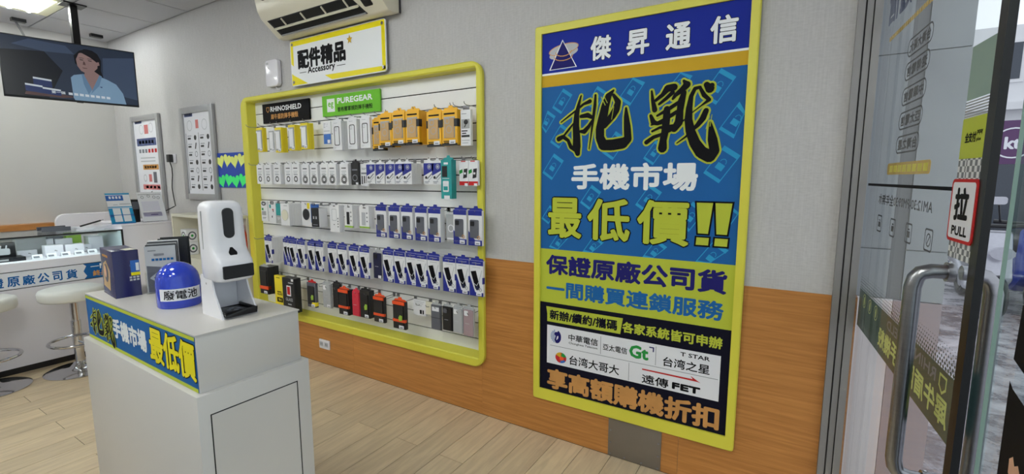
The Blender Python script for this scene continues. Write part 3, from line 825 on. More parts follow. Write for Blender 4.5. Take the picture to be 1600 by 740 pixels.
P_price = ('price_sticker', d_price)
K_clear = (pack('phone_case_pack', .085, .192, .016, 'pack_yellow', [('clear_window', d_clear), P_price, ('clip', d_clip)]), .085, .192, .016, 'yellow edged packs on the top hook row', 0)
K_wslim = (pack('phone_case_pack', .078, .183, .016, 'pack_white', [('clear_window', d_clear), P_price]), .078, .183, .016, 'yellow edged packs on the top hook row', 0)
hang(K_clear, 1, [(-3.815, 1.905, 1, 'yellow backed clear case pack leftmost of the top row'),
                  (-3.560, 1.893, 2, 'second yellow backed clear case pack of the top row'),
                  (-3.385, 1.903, 2, 'third yellow backed clear case pack of the top hook row'),
                  (-3.230, 1.908, 2, 'fourth yellow backed clear case pack of the top row')])
hang(K_wslim, 1, [(-3.644, 1.890, 0, 'white slim pack between two yellow backed packs in the top row')])
def d_small(m, P, w, h, d): m.pbox(P, -w*.45, h*.02, w*.48, h*.46, 0, .002, 'pack_midblue'); m.rect(P, w*.05, h*.05, w*.42, h*.2, .0024, 'white_print'); lines(m, P, -w*.4, -w*.15, h*.92, 4, 'grey_print'); lines(m, P, -w*.4, w*.4, h*.6, 1, 'grey_print'); lines(m, P, w*.0, w*.2, h*.9, 3, 'light_grey_print')
K = (pack('film_pack', .082, .16, .008, 'pack_white', [('print', d_small)]), .082, .16, .008, 'mixed packs on the top hook row', 0)
hang(K, 1, [(-2.963, 1.901, 0, 'small white pack with a blue lower half hanging alone in the top row')])
K_whitebox = (pack('phone_case_box', .094, .203, .018, 'pack_white', [('phone_outline', d_phone), ], 'pack_white'), .094, .203, .018, 'white outline boxes on the top hook row', 0)
hang(K_whitebox, 1, [(-2.862, 1.899, 3, 'first white box with a black phone outline'), (-2.702, 1.902, 2, 'middle white box of the three with a black phone outline'), (-2.572, 1.905, 0, 'third white box with a black phone outline, beside the amber boxes')])
K_amber = (pack('phone_case_box', .114, .204, .026, 'pack_amber', [('clear_window', d_amber), ('black_band', d_amber_side), ('print', d_amber_txt), P_price], 'pack_amber'), .114, .204, .026, 'amber window boxes on the top hook row', 0)
hang(K_amber, 1, [(-2.476, 1.890, 0, 'leftmost amber window box, partly behind its neighbour')], 2.235)
hang(K_amber, 1, [(-2.374, 1.906, 2, 'second amber window box from the left'), (-2.257, 1.915, 1, 'third amber window box from the left'), (-2.136, 1.915, 3, 'fourth amber window box with a deep stack behind it'), (-1.960, 1.897, 2, 'fifth amber window box, after the gap'), (-1.840, 1.899, 2, 'rightmost amber window box, beside the white charger pack')], 2.2)
def d_charger(m, P, w, h, d): m.rect(P, -w*.42, h*.48, w*.42, h*.74, .001, 'pack_grey'); m.flat(P, ell(w*.05, h*.66, .016, .014), .0014, 'pack_black'); m.line(P, [(w*.05, h*.65), (-w*.02, h*.56), (-w*.1, h*.53)], .006, .0014, 'pack_black'); lines(m, P, -w*.4, w*.2, h*.43, 2, 'black_print', .014, .006); m.rect(P, -w*.42, h*.24, w*.40, h*.30, .0012, 'pack_black'); lines(m, P, -w*.4, w*.4, h*.16, 2, 'light_grey_print', .014, .005); lines(m, P, -w*.4, w*.1, h*.9, 1, 'grey_print')
K = (pack('earphone_box', .072, .205, .02, 'pack_white', [('print', d_charger)]), .072, .205, .02, 'mixed packs on the top hook row', 0)
hang(K, 1, [(-1.715, 1.893, 0, 'tall white box with a grey earphone picture at the right of the top row')], 2.22)

# ---- second row
K_c1 = (pack('cable_box', .092, .154, .022, 'pack_white', [('print', d_cable)], 'pack_white'), .092, .154, .022, 'white cable boxes on the second hook row', 0)
K_c2 = (pack('cable_box', .088, .15, .022, 'pack_white', [('print', d_cable2)], 'pack_white'), .088, .15, .022, 'white cable boxes on the second hook row', 0)
hang(K_c1, 2, [(x, 1.606, nb, 'white cable box with plain ring, ' + ORD[i] + ', second hook row') for i, (x, nb) in enumerate(((-3.848, 0), (-3.734, 1), (-3.611, 1), (-3.462, 0), (-3.366, 1)))])
hang(K_c2, 2, [(x, 1.600, nb, 'white cable box with double ring, ' + ORD[i] + ' of its kind') for i, (x, nb) in enumerate(((-3.247, 1), (-3.141, 1), (-3.024, 0), (-2.932, 3), (-2.803, 1)))])
def d_blk(m, P, w, h, d): m.ring(P, ell(0, h*.32, w*.34, w*.30), ell(0, h*.32, w*.26, w*.22), .001, 'grey_print'); m.rect(P, -w*.36, h*.66, w*.36, h*.72, .001, 'grey_print'); m.rect(P, w*.1, .002, w*.42, h*.11, .0012, 'white_print')
K = (pack('cable_box', .077, .15, .022, 'pack_black', [('print', d_blk)], 'pack_black'), .077, .15, .022, 'mixed packs on the second hook row', 0)
hang(K, 2, [(-2.683, 1.603, 1, 'black cable box between white ring boxes and blue topped packs')])
def d_tools(m, P, w, h, d): m.rect(P, -w*.4, h*.52, w*.4, h*.6, .001, 'grey_print'); [m.rect(P, -w*.34+k*w*.3, h*.06, -w*.20+k*w*.3, h*.44, .001, 'pack_black') for k in range(3)]; lines(m, P, -w*.3, w*.3, h*.8, 2, 'grey_print'); m.rect(P, w*.0, -.004, w*.4, .016, .002, 'white_print')
K = (pack('cable_box', .074, .15, .016, 'pack_white', [('print', d_tools)]), .074, .15, .016, 'mixed packs on the second hook row', 0)
hang(K, 2, [(-2.604, 1.598, 0, 'white pack with three black bars right of the black cable box')], 2.23)
K_bw = (pack('cable_pack', .080, .131, .009, 'pack_white', [('print', d_bw)], 'pack_white'), .080, .131, .009, 'blue topped white packs on the second hook row', 0)
hang(K_bw, 2, [(x, 1.592, nb, 'slanted blue topped pack, ' + ORD[i] + ', second hook row') for i, (x, nb) in enumerate(((-2.515, 2), (-2.424, 3), (-2.332, 3), (-2.246, 1), (-2.180, 8), (-1.998, 0), (-1.930, 5)))], 2.205)
def d_teal(m, P, w, h, d): m.pbox(P, -w*.38, h*.56, w*.1, h*.84, 0, .002, 'pack_black'); m.rect(P, -w*.2, h*.88, w*.2, h*.93, .0024, 'white_print'); m.prism(P, rrect(-w*.3, h*.18, w*.24, h*.46, .006), 0, .003, 'pack_white'); lines(m, P, -w*.36, w*.3, h*.53, 1, 'white_print'); m.rect(P, -w*.2, -.006, w*.34, .02, .003, 'white_print'); m.rect(P, -w*.24, h*.22, w*.16, h*.32, .0035, 'teal_plastic')
K = (pack('accessory_box', .08, .232, .045, 'teal_plastic', [('print', d_teal)], 'teal_plastic'), .08, .232, .045, 'mixed packs on the second hook row', 0)
hang(K, 2, [(-1.838, 1.608, 0, 'tall teal box hanging lower than its neighbours in the second row')], 2.18)
def d_wr(m, P, w, h, d): m.rect(P, -w*.5, 0, w*.5, h*.16, .001, 'red_print'); m.prism(P, [(-w*.05, h*.28), (w*.32, h*.32), (w*.40, h*.68), (w*.05, h*.66)], 0, .004, 'pack_black'); m.rect(P, w*.06, h*.44, w*.28, h*.52, .0045, 'white_print'); m.flat(P, [(-w*.5, h*.45), (-w*.12, h*.52), (-w*.16, h*.66), (-w*.5, h*.6)], .001, 'green_print'); m.rect(P, -w*.3, h*.95, w*.2, h*.99, .0012, 'red_print')
K_wr = (pack('charger_pack', .066, .145, .018, 'pack_white', [('print', d_wr), ('price_sticker', lambda m, P, w, h, d: m.rect(P, w*.1, -.004, w*.45, .012, .003, 'white_print'))]), .066, .145, .018, 'red and white packs on the second hook row', 0)
hang(K_wr, 2, [(-1.733, 1.602, 0, 'white pack with red foot and black car charger, right of the teal box'), (-1.664, 1.602, 0, 'rightmost red and white pack, against the yellow frame')], 2.225)

# ---- third row
def d_misc1(m, P, w, h, d): m.ring(P, ell(0, h*.88, w*.36, h*.10), ell(0, h*.88, w*.22, h*.05), .003, 'pack_black'); m.rect(P, -w*.4, h*.3, w*.3, h*.5, .001, 'pack_grey'); m.rect(P, -w*.36, h*.54, -w*.1, h*.66, .001, 'green_print'); lines(m, P, -w*.3, w*.3, h*.2, 2, 'black_print')
def d_misc2(m, P, w, h, d): m.ring(P, rrect(-w*.2, h*.88, w*.3, h*1.02, .006), rrect(-w*.12, h*.91, w*.22, h*.98, .004), .004, 'pack_black'); m.rect(P, -w*.42, h*.70, -w*.16, h*.86, .001, 'teal_plastic'); m.flat(P, ell(w*.15, h*.56, .006, .008), .0012, 'pack_black'); m.flat(P, ell(-w*.05, h*.30, .006, .010), .0012, 'pack_black'); m.rect(P, w*.0, h*.60, w*.22, h*.66, .0011, 'red_print')
def d_misc3(m, P, w, h, d): m.rect(P, -w*.5, h*.46, w*.5, h*.94, .001, 'teal_plastic'); m.rect(P, -w*.5, 0, w*.5, h*.4, .001, 'pack_grey'); lines(m, P, -w*.3, w*.3, h*.3, 3, 'white_print')
def d_disc(mm, extra=None):
    def f(m, P, w, h, d):
        m.prism(P, ell(0, h*.48, w*.36, w*.38, 26), 0, .003, mm); m.ring(P, ell(0, h*.48, w*.38, w*.40, 26), ell(0, h*.48, w*.36, w*.38, 26), .0032, 'light_grey_print')
        if extra: m.rect(P, w*.12, h*.72, w*.4, h*.96, .001, extra)
        else: lines(m, P, -w*.1, w*.3, h*.92, 1, 'grey_print')
    return f
def d_bluep(m, P, w, h, d): m.ring(P, rrect(-w*.26, h*.94, w*.2, h*1.06, .005), rrect(-w*.18, h*.96, w*.12, h*1.03, .004), .002, 'pack_black'); m.rect(P, -w*.4, h*.08, w*.1, h*.4, .001, 'gold_text'); m.rect(P, w*.0, h*.1, w*.4, h*.26, .0012, 'white_print'); m.rect(P, -w*.3, h*.55, w*.3, h*.8, .001, 'pack_navy')
def d_blackb(m, P, w, h, d): [m.rect(P, -w*.28+k*w*.34, h*.42, -w*.12+k*w*.34, h*.56, .001, 'light_grey_print') for k in range(2)]; m.rect(P, -w*.3, h*.1, w*.3, h*.14, .001, 'grey_print'); m.pbox(P, w*.5, 0, w*.5+.001, h, -d, 0, 'pack_white')
def d_adapt(m, P, w, h, d): m.ring(P, rrect(-w*.28, h*.42, w*.24, h*.86, .01), rrect(-w*.24, h*.44, w*.20, h*.84, .008), .001, 'light_grey_print'); m.rect(P, -w*.1, h*.95, w*.12, h*.98, .0012, 'pack_black'); [m.rect(P, w*.30, h*(.18+.1*k), w*.42, h*(.23+.1*k), .001, 'grey_print') for k in range(4)]; m.rect(P, -w*.1, h*.26, 0, h*.29, .001, 'pack_black')
def d_gfoot(m, P, w, h, d): m.pbox(P, -w*.5, .004, w*.5, h*.1, -.01, .002, 'leaf_green'); m.rect(P, -w*.24, h*.16, w*.12, h*.70, .001, 'pack_black'); m.rect(P, -w*.1, h*.9, w*.2, h*.94, .0012, 'pack_black'); [m.rect(P, w*.24, h*(.3+.18*k), w*.36, h*(.36+.18*k), .001, 'grey_print') for k in range(3)]
def d_gfoot2(m, P, w, h, d): d_gfoot(m, P, w, h, d); m.rect(P, -w*.26, h*.15, w*.14, h*.72, .0014, 'light_grey_print')
G3 = 'mixed accessory packs on the third hook row'
for nm, w, h, d, body, fn, x, zt, nb, yf, lab in (
    ('earphone_pack', .086, .166, .014, 'pack_white', d_misc1, -3.829, 1.309, 0, 2.22, 'white pack with a black cord loop at the far left of the third row'),
    ('accessory_pack', .094, .176, .014, 'pack_white', d_misc2, -3.717, 1.308, 0, 2.22, 'white pack with two black tips and a teal patch in the third row'),
    ('accessory_pack', .072, .162, .014, 'teal_plastic', d_misc3, -3.609, 1.296, 0, 2.215, 'teal and grey pack beside the cream disc pack in the third row'),
    ('charger_box', .114, .174, .020, 'pack_white', d_disc('cream_board'), -3.524, 1.298, 5, 2.2, 'white box with a cream disc in the third row'),
    ('charger_box', .114, .184, .016, 'pack_white', d_disc('pack_black', 'pack_yellow'), -3.272, 1.318, 0, 2.215, 'white box with a black disc and a yellow corner in the third row'),
    ('accessory_pack', .084, .140, .012, 'pack_midblue', d_bluep, -3.152, 1.303, 0, 2.21, 'blue pack with a black hanger in the third row'),
    ('power_adapter_box', .088, .140, .070, 'pack_black', d_blackb, -3.076, 1.280, 0, 2.16, 'deep box with black front and white side in the third row'),
    ('charger_box', .103, .195, .02, 'pack_white', d_adapt, -2.904, 1.306, 1, 2.19, 'tall white box hanging low in the middle of the third row'),
    ('cable_box', .084, .164, .024, 'pack_white', d_gfoot, -2.766, 1.309, 2, 2.21, 'white box with a black bar and a lime foot'),
    ('cable_box', .096, .158, .024, 'pack_white', d_gfoot2, -2.610, 1.307, 1, 2.21, 'white box with a grey bar and a lime foot')):
    hang((pack(nm, w, h, d, body, [('print', fn)]), w, h, d, G3, 0), 3, [(x, zt, nb, lab)], yf)
K_b = (pack('phone_case_box', .098, .208, .020, 'pack_white', [('blue_panel', d_bluewin), ('phone_case', d_bluecase), P_price], 'pack_blue'), .098, .208, .020, 'navy window boxes on the third hook row', 0)
hang(K_b, 3, [(x, 1.310, nb, 'navy window box, ' + ORD[i] + ', third hook row') for i, (x, nb) in enumerate(((-2.444, 1), (-2.322, 1), (-2.207, 1), (-2.085, 1), (-1.973, 1)))], 2.21)
hang(K_b, 3, [(-1.773, 1.310, 1, 'navy and white window box right of the silver ring case'), (-1.660, 1.310, 0, 'navy and white window box at the right end of the third row')], 2.21)
def d_ringc(m, P, w, h, d): m.prism(P, rrect(-w*.46, .0, w*.44, h*.96, .01), 0, .004, 'case_clear'); m.ring(P, ell(0, h*.48, w*.30, w*.30, 22), ell(0, h*.48, w*.22, w*.22, 22), .0046, 'white_print'); m.rect(P, -w*.4, h*.06, w*.3, h*.12, .0046, 'white_print')
hang((pack('phone_case', .080, .165, .008, 'case_clear', [('ring', d_ringc)]), .080, .165, .008, G3, 0), 3, [(-1.862, 1.276, 0, 'clear phone case with a white ring between the navy boxes of the third row')], 2.25)

# ---- fourth row
K_n = (pack('phone_case_box', .099, .215, .017, 'pack_white', [('blue_panel', d_navy), ('phone_picture', d_navyphone), ('blue_edge', d_navyedge), P_price], 'pack_blue'), .099, .215, .017, 'blue topped phone case boxes on the fourth hook row', 0)
xs4 = [(-3.800, 6), (-3.565, 0), (-3.515, 0), (-3.463, 1), (-3.357, 1), (-3.222, 0), (-3.136, 2), (-2.980, 0), (-2.867, 2), (-2.742, 0), (-2.631, 2)]
for i, (x, nb) in enumerate(xs4):
    hang(K_n, 4, [(x, 1.0085, nb, 'blue topped white box, ' + ORD[i] + ', fourth hook row')], 2.215 if nb or i in (5, 7, 9) else 2.222 + .004*(3-i))
def d_greyphone(m, P, w, h, d): d_case('pack_navy')(m, P, w, h, d); m.rect(P, w*.05, .006, w*.40, .026, .0048, 'white_print')
hang((pack('phone_case', .085, .190, .012, 'case_clear', [('back_shell', d_greyphone)], 'case_clear'), .085, .190, .012, 'loose phone cases in the display', 0), 4, [(-2.496, .994, 0, 'dark phone case in a clear sleeve among the blue topped boxes')], 2.22)
xs4 = [(-2.397, 0), (-2.290, 1), (-2.187, 0), (-2.098, 1), (-1.994, 3), (-1.866, 0), (-1.762, 1), (-1.658, 0)]
for i, (x, nb) in enumerate(xs4):
    hang(K_n, 4, [(x, 1.0105, nb, 'blue topped white box, ' + ('first', 'second', 'third', 'fourth', 'fifth', 'sixth', 'seventh', 'eighth')[i] + ' right of the dark loose case')], 2.215 if i != 2 else 2.222)

# ---- fifth row
G5 = 'mixed phone case packs on the lowest hook row'
def d_yel(m, P, w, h, d): m.rect(P, -w*.3, h*.1, w*.3, h*.26, .001, 'black_print'); m.text('9H', P, -w*.16, h*.13, w*.16, h*.23, .0014, 'pack_yellow', 0.0007); m.text('GLASS', P, -w*.26, h*.34, w*.30, h*.42, .001, 'black_print', 0.0007); m.rect(P, -w*.26, h*.44, w*.2, h*.47, .001, 'black_print'); m.rect(P, -w*.3, h*.92, w*.1, h*.94, .001, 'black_print')
def d_glass(m, P, w, h, d): m.prism(P, rrect(-w*.14, h*.48, w*.20, h*.78, .004), 0, .002, 'white_print'); m.rect(P, -w*.09, h*.52, w*.15, h*.75, .0024, 'red_print'); m.text('GLASS', P, -w*.26, h*.33, w*.32, h*.42, .001, 'light_grey_print', 0.0006); m.rect(P, w*.0, h*.85, w*.4, h*.88, .001, 'light_grey_print'); m.rect(P, -w*.1, h*.22, w*.2, h*.25, .001, 'light_grey_print'); m.rect(P, w*.26, h*.92, w*.44, h*.99, .0012, 'white_print'); m.rect(P, w*.1, h*.0, w*.42, h*.08, .0012, 'white_print')
dk = [('phone_case', d_dark)]
for nm, w, h, d, body, deco, x, zt, nb, yf, tb, lab in (
    ('phone_case_box', .120, .232, .024, 'pack_black', [('case', d_dark), ('orange_band', lambda m, P, w, h, d: (m.pbox(P, -w*.5, h*.18, w*.5, h*.30, -d, .0058, 'orange_red'))), P_price], -3.868, .757, 3, 2.19, 'case_clear', 'dark orange banded box at far left of the lowest row'),
    ('screen_protector_pack', .130, .246, .014, 'pack_yellow', [('print', d_yel)], -3.672, .700, 1, 2.20, None, 'plain yellow screen protector pack in the lowest row'),
    ('screen_protector_box', .158, .280, .028, 'pack_black', [('print', d_glass)], -3.515, .706, 1, 2.17, None, 'large black screen protector box with a red phone picture'),
    ('phone_case_box', .104, .195, .022, 'case_grey', [('case', d_dark), ('leaf', d_leaf), ('yellow_tag', lambda m, P, w, h, d: m.pbox(P, w*.1, .012, w*.5+.0008, .042, -d, .0064, 'pack_yellow')), P_price], -3.245, .690, 0, 2.205, 'red_print', 'dark box with a green leaf and yellow corner next to the large black box'),
    ('phone_case', .096, .190, .012, 'case_clear', [('back_shell', d_case('case_clear', 'pack_white')), P_price], -3.070, .702, 0, 2.22, 'case_clear', 'clear grey phone case in the lowest row'),
    ('phone_case_box', .080, .182, .018, 'pack_black', [('case', d_dark)], -2.960, .709, 0, 2.225, 'pack_black', 'plain black slim box behind the black and orange box in the lowest row'),
    ('phone_case_box', .108, .190, .022, 'pack_black', [('case', d_dark), ('orange_band', d_stripe), P_price], -2.868, .684, 1, 2.205, 'orange_red', 'black box with orange top and band left of the crimson case'),
    ('phone_case', .078, .182, .016, 'case_red', [('back_shell', d_case('case_red', 'case_red'))], -2.735, .681, 0, 2.22, 'case_red', 'crimson phone case in the lowest row'),
    ('phone_case_box', .098, .200, .022, 'pack_black', [('case', d_dark), ('leaf', d_leaf), P_price], -2.640, .704, 1, 2.21, 'pack_black', 'black box with a green leaf right of the crimson case'),
    ('phone_case_box', .104, .182, .020, 'pack_black', [('case', d_dark), ('orange_band', d_stripe), P_price], -2.493, .680, 0, 2.205, 'orange_red', 'black box with orange band standing clear in the middle of the lowest row'),
    ('phone_case_box', .112, .190, .024, 'pack_black', [('case', d_dark), ('orange_band', d_stripe), ('leaf', d_leaf), P_price], -2.290, .680, 0, 2.19, 'orange_red', 'black box with orange band and green leaf, right of the empty hook'),
    ('charger_pack', .110, .104, .010, 'pack_white', [('print', lambda m, P, w, h, d: (m.rect(P, w*.02, h*.1, w*.18, h*.36, .001, 'black_print'), m.rect(P, w*.24, h*.1, w*.34, h*.36, .001, 'black_print'), lines(m, P, -w*.4, w*.4, h*.9, 3, 'light_grey_print', .012, .004)))], -2.150, .698, 0, 2.24, None, 'short white pack with two black plugs in the lowest row'),
    ('phone_case', .060, .084, .014, 'cream_board', [('front', lambda m, P, w, h, d: m.prism(P, rrect(-w*.46, .003, w*.46, h*.97, .008), 0, .002, 'cream_board'))], -2.040, .695, 0, 2.24, None, 'small cream pouch beside the short white pack'),
    ('phone_case', .080, .162, .014, 'case_grey', [('back_shell', lambda m, P, w, h, d: (m.prism(P, rrect(-w*.46, .003, w*.46, h*.98, .008), 0, .004, 'case_grey'), m.rect(P, -w*.36, h*.76, w*.36, h*.93, .0045, 'white_print'), m.rect(P, -w*.5, h*.48, w*.5, h*.5, .0045, 'pack_black')))], -1.976, .690, 0, 2.22, 'case_clear', 'dark grey wallet case with a white label in the lowest row'),
    ('phone_case', .080, .155, .012, 'pack_black', [('back_shell', d_case('pack_black', 'case_grey'))], -1.880, .694, 0, 2.22, 'case_clear', 'black phone case second of the four at right in the lowest row'),
    ('phone_case', .076, .164, .012, 'case_clear', [('back_shell', d_case('case_clear', 'pack_white'))], -1.795, .702, 0, 2.22, 'case_clear', 'silver grey phone case right of the black one in the lowest row'),
    ('phone_case', .080, .175, .012, 'case_clear', [('back_shell', d_case('case_mauve', 'pack_white'))], -1.714, .706, 0, 2.22, 'case_clear', 'mauve phone case in a clear sleeve at the right end of the lowest row')):
    hang((pack(nm, w, h, d, body, deco, tb), w, h, d, G5, 0), 5, [(x, zt, nb, lab)], yf)
add_hook(-2.40, 5); add_hook(-3.10, 5)
for x, r in ((-3.945, 1), (-3.945, 2), (-3.94, 4), (-1.92, 3), (-1.76, 1)): add_hook(x, r)

# ================================================================ THE BIG POSTER
PO = Plane((0, 2.283, 0), (1, 0, 0))
pos = thing('framed_poster', 'tall blue and yellow advertising poster in a thick yellow frame on the papered wall', 'poster', (-.714, 2.296, .225))
m = MB()
X0, X1, Z0, Z1 = -1.249, -.180, .227, 2.292
IX0, IX1, IZ0, IZ1 = -1.210, -.217, .292, 2.253
fo, fi = rrect(X0, Z0, X1, Z1, .012, 3), rrect(IX0, IZ0, IX1, IZ1, .002, 3)
fo2 = rrect(X0+.005, Z0+.005, X1-.005, Z1-.005, .01, 3)
nn = len(fo)
rg = [[PO.pt(u, v, -.012) for u, v in fo], [PO.pt(u, v, .009) for u, v in fo], [PO.pt(u, v, .014) for u, v in fo2], [PO.pt(u, v, .012) for u, v in fi], [PO.pt(u, v, 0) for u, v in fi]]
m.faces([p for r in rg for p in r], [(i*nn+k, i*nn+(k+1) % nn, (i+1)*nn+(k+1) % nn, (i+1)*nn+k) for i in range(4) for k in range(nn)], 'yellow_frame')
m.build('frame', pos, smooth=True, angle=25)
m = MB()
m.pbox(PO, IX0-.01, IZ0-.01, IX1+.01, IZ1+.01, -.006, 0.0, 'poster_blue')
m.rect(PO, IX0, 2.050, IX1, IZ1, .0006, 'header_blue'); m.rect(PO, IX0, 2.040, IX1, 2.050, .0006, 'text_white'); m.rect(PO, IX0, 1.980, IX1, 2.040, .0006, 'orange_print')
m.rect(PO, IX0, .806, IX1, 1.110, .0006, 'yellow_print'); m.rect(PO, IX0, IZ0, IX1, .806, .0006, 'navy_print')
# outline telephones scattered over the blue ground
rnd = random.Random(3)
for cx, cz, s_, a in ((-1.09, 1.90, .10, -.6), (-.72, 1.92, .11, -.6), (-.33, 1.90, .12, -.6), (-1.14, 1.56, .11, -.6), (-.80, 1.66, .11, -.6), (-.30, 1.56, .13, -.6), (-1.16, 1.30, .08, -.6), (-.92, 1.40, .10, -.6), (-.62, 1.40, .11, -.6), (-.42, 1.32, .11, -.6), (-1.10, 1.15, .10, -.6), (-.90, 1.14, .1, -.6), (-.58, 1.14, .1, -.6), (-.32, 1.14, .12, -.6), (-1.10, 1.72, .1, -.6), (-.60, 1.62, .09, -.6), (-.50, 1.93, .10, -.6), (-.90, 1.90, .09, -.6), (-1.18, 1.80, .09, -.6), (-.25, 1.75, .12, -.6), (-.26, 1.32, .09, -.6)):
    def T(p): return (cx + p[0]*s_*math.cos(a)-p[1]*s_*math.sin(a), cz + p[0]*s_*math.sin(a)+p[1]*s_*math.cos(a))
    def clip(p): return (min(max(p[0], IX0+.002), IX1-.002), min(max(p[1], 1.112), 1.978))
    m.line(PO, [clip(T(p)) for p in ((-.3, -.55), (.3, -.55), (.3, .55), (-.3, .55))], .004, .0006, 'phone_line', True)
    m.flat(PO, [clip(T(p)) for p in ((-.3, .40), (.3, .40), (.3, .55), (-.3, .55))], .0008, 'phone_line')
    m.flat(PO, [clip(T(p)) for p in ((-.3, -.55), (.3, -.55), (.3, -.44), (-.3, -.44))], .0008, 'phone_line')
    m.flat(PO, [clip(T(p)) for p in ((-.13, -.2), (.13, -.2), (.13, .02), (-.13, .02))], .0008, 'phone_line')
    m.line(PO, [clip(T((.10*math.cos(t), .08 + .12*math.sin(t)))) for t in [k*PI/6 for k in range(7)]], .003, .0008, 'phone_line')
m.build('print', pos)
# header: pyramid crest and shop name
m = MB()
m.flat(PO, ell(-1.086, 2.162, .084, .026, 26, .12), .0010, 'light_grey_print'); m.flat(PO, ell(-1.086, 2.142, .082, .025, 26, .12), .0008, 'light_grey_print')
m.ring(PO, ell(-1.086, 2.162, .085, .027, 26, .12), ell(-1.086, 2.162, .081, .023, 26, .12), .0012, 'gold_text')
m.flat(PO, [(-1.168, 2.064), (-1.009, 2.066), (-1.092, 2.211)], .0014, 'text_white'); m.flat(PO, [(-1.160, 2.067), (-1.016, 2.069), (-1.091, 2.203)], .0016, 'navy_text')
for zc in (2.150, 2.128):
    m.line(PO, [(-1.086 + .0445*math.cos(t)*(1.0 if zc > 2.14 else 1.18), zc + .022*math.sin(t)) for t in [PI + k*PI/8 for k in range(9)]], .004, .0018, 'gold_text')
m.build('crest', pos)
m = MB()
for ch, u0, u1 in (('傑', -.937, -.829), ('昇', -.752, -.642), ('通', -.567, -.456), ('信', -.376, -.264)):
    m.outlined(ch, PO, u0, 2.083, u1, 2.199, .0008, 'black_print', 'text_white', .0066, .0036)
m.text('手機市場', PO, -1.030, 1.440, -.397, 1.574, .0012, 'text_white', 0.0053)
m.build('lettering', pos)
m = MB()
TIAO=[[(-0.982,1.919,0.0063),(-0.994,1.878,0.0139),(-1.005,1.826,0.0241),(-1.008,1.767,0.0304),(-1.003,1.707,0.0348),(-1.002,1.661,0.038),(-0.996,1.627,0.0228)],[(-1.002,1.644,0.0228),(-1.035,1.662,0.0177),(-1.051,1.696,0.0152),(-1.081,1.717,0.0177),(-1.106,1.706,0.0228)],[(-1.094,1.792,0.0051),(-1.046,1.823,0.0076),(-1.009,1.846,0.0089),(-0.967,1.876,0.0114),(-0.933,1.887,0.0177)],[(-1.074,1.724,0.0089),(-1.045,1.756,0.0101),(-1.023,1.781,0.0063)],[(-0.904,1.915,0.0089),(-0.906,1.865,0.0139),(-0.912,1.814,0.0127),(-0.918,1.762,0.0089),(-0.924,1.71,0.0063),(-0.933,1.648,0.0038)],[(-0.98,1.815,0.0152),(-0.944,1.819,0.0215),(-0.923,1.808,0.0165)],[(-0.982,1.739,0.0127),(-0.96,1.738,0.0215),(-0.936,1.763,0.0165),(-0.919,1.791,0.0089)],[(-0.81,1.929,0.0089),(-0.836,1.903,0.0279),(-0.851,1.854,0.0355),(-0.863,1.797,0.0405),(-0.876,1.747,0.038),(-0.875,1.702,0.038),(-0.856,1.665,0.0443),(-0.809,1.664,0.0456),(-0.756,1.671,0.0456),(-0.73,1.689,0.0317),(-0.735,1.746,0.0291),(-0.741,1.796,0.0215),(-0.744,1.839,0.0089)],[(-0.809,1.907,0.0127),(-0.785,1.871,0.0253),(-0.794,1.837,0.0317),(-0.813,1.807,0.0304),(-0.839,1.777,0.0253),(-0.852,1.758,0.019)]]
ZHAN=[[(-0.622,1.908,0.0076),(-0.616,1.866,0.0139),(-0.605,1.82,0.0215)],[(-0.601,1.864,0.0127),(-0.571,1.886,0.0165),(-0.549,1.913,0.0279),(-0.52,1.916,0.0279)],[(-0.585,1.845,0.0101),(-0.553,1.869,0.0139),(-0.525,1.893,0.0165)],[(-0.478,1.94,0.0101),(-0.463,1.922,0.0266),(-0.484,1.901,0.0215),(-0.512,1.88,0.0152),(-0.523,1.864,0.0101)],[(-0.475,1.888,0.019),(-0.485,1.849,0.0279),(-0.489,1.808,0.0253),(-0.492,1.756,0.0317),(-0.512,1.727,0.0253)],[(-0.548,1.819,0.0253),(-0.549,1.771,0.0291),(-0.553,1.718,0.0291),(-0.56,1.676,0.0279),(-0.562,1.64,0.0355)],[(-0.592,1.792,0.0089),(-0.551,1.813,0.0152),(-0.499,1.844,0.0152)],[(-0.618,1.751,0.0063),(-0.567,1.766,0.0165),(-0.503,1.804,0.0152)],[(-0.622,1.794,0.0127),(-0.609,1.763,0.0215),(-0.59,1.756,0.0152),(-0.566,1.76,0.0127)],[(-0.639,1.67,0.0177),(-0.606,1.693,0.0152),(-0.564,1.706,0.0127),(-0.523,1.725,0.0139),(-0.467,1.766,0.0051)],[(-0.613,1.721,0.0089),(-0.577,1.737,0.0101),(-0.518,1.734,0.0253)],[(-0.406,1.905,0.0114),(-0.428,1.901,0.0139),(-0.443,1.868,0.0165),(-0.449,1.817,0.0241),(-0.45,1.765,0.0291),(-0.439,1.712,0.0355),(-0.417,1.658,0.0405),(-0.387,1.616,0.0456),(-0.353,1.598,0.0469),(-0.332,1.621,0.0355),(-0.343,1.673,0.0342),(-0.35,1.713,0.0215),(-0.355,1.747,0.0076)],[(-0.406,1.902,0.0114),(-0.388,1.869,0.0165),(-0.365,1.847,0.0139),(-0.397,1.824,0.0051),(-0.434,1.796,0.0038)],[(-0.376,1.8,0.0203),(-0.388,1.767,0.0228),(-0.409,1.739,0.0177),(-0.431,1.717,0.0114),(-0.458,1.689,0.0076),(-0.497,1.661,0.0038)],[(-0.379,1.913,0.0215),(-0.365,1.895,0.0329),(-0.357,1.908,0.019)]]
def brushwork(m, P, strokes, f, gr, k, lo, hi):
    for i, st in enumerate(strokes):
        q = [(f(x, y)[0], f(x, y)[1], d*k*1.18) for x, y, d in st]
        m.brush(P, q, lo + i*6e-5, 'yellow_print', gr)
        m.brush(P, q, hi + i*6e-5, 'black_print', 0)
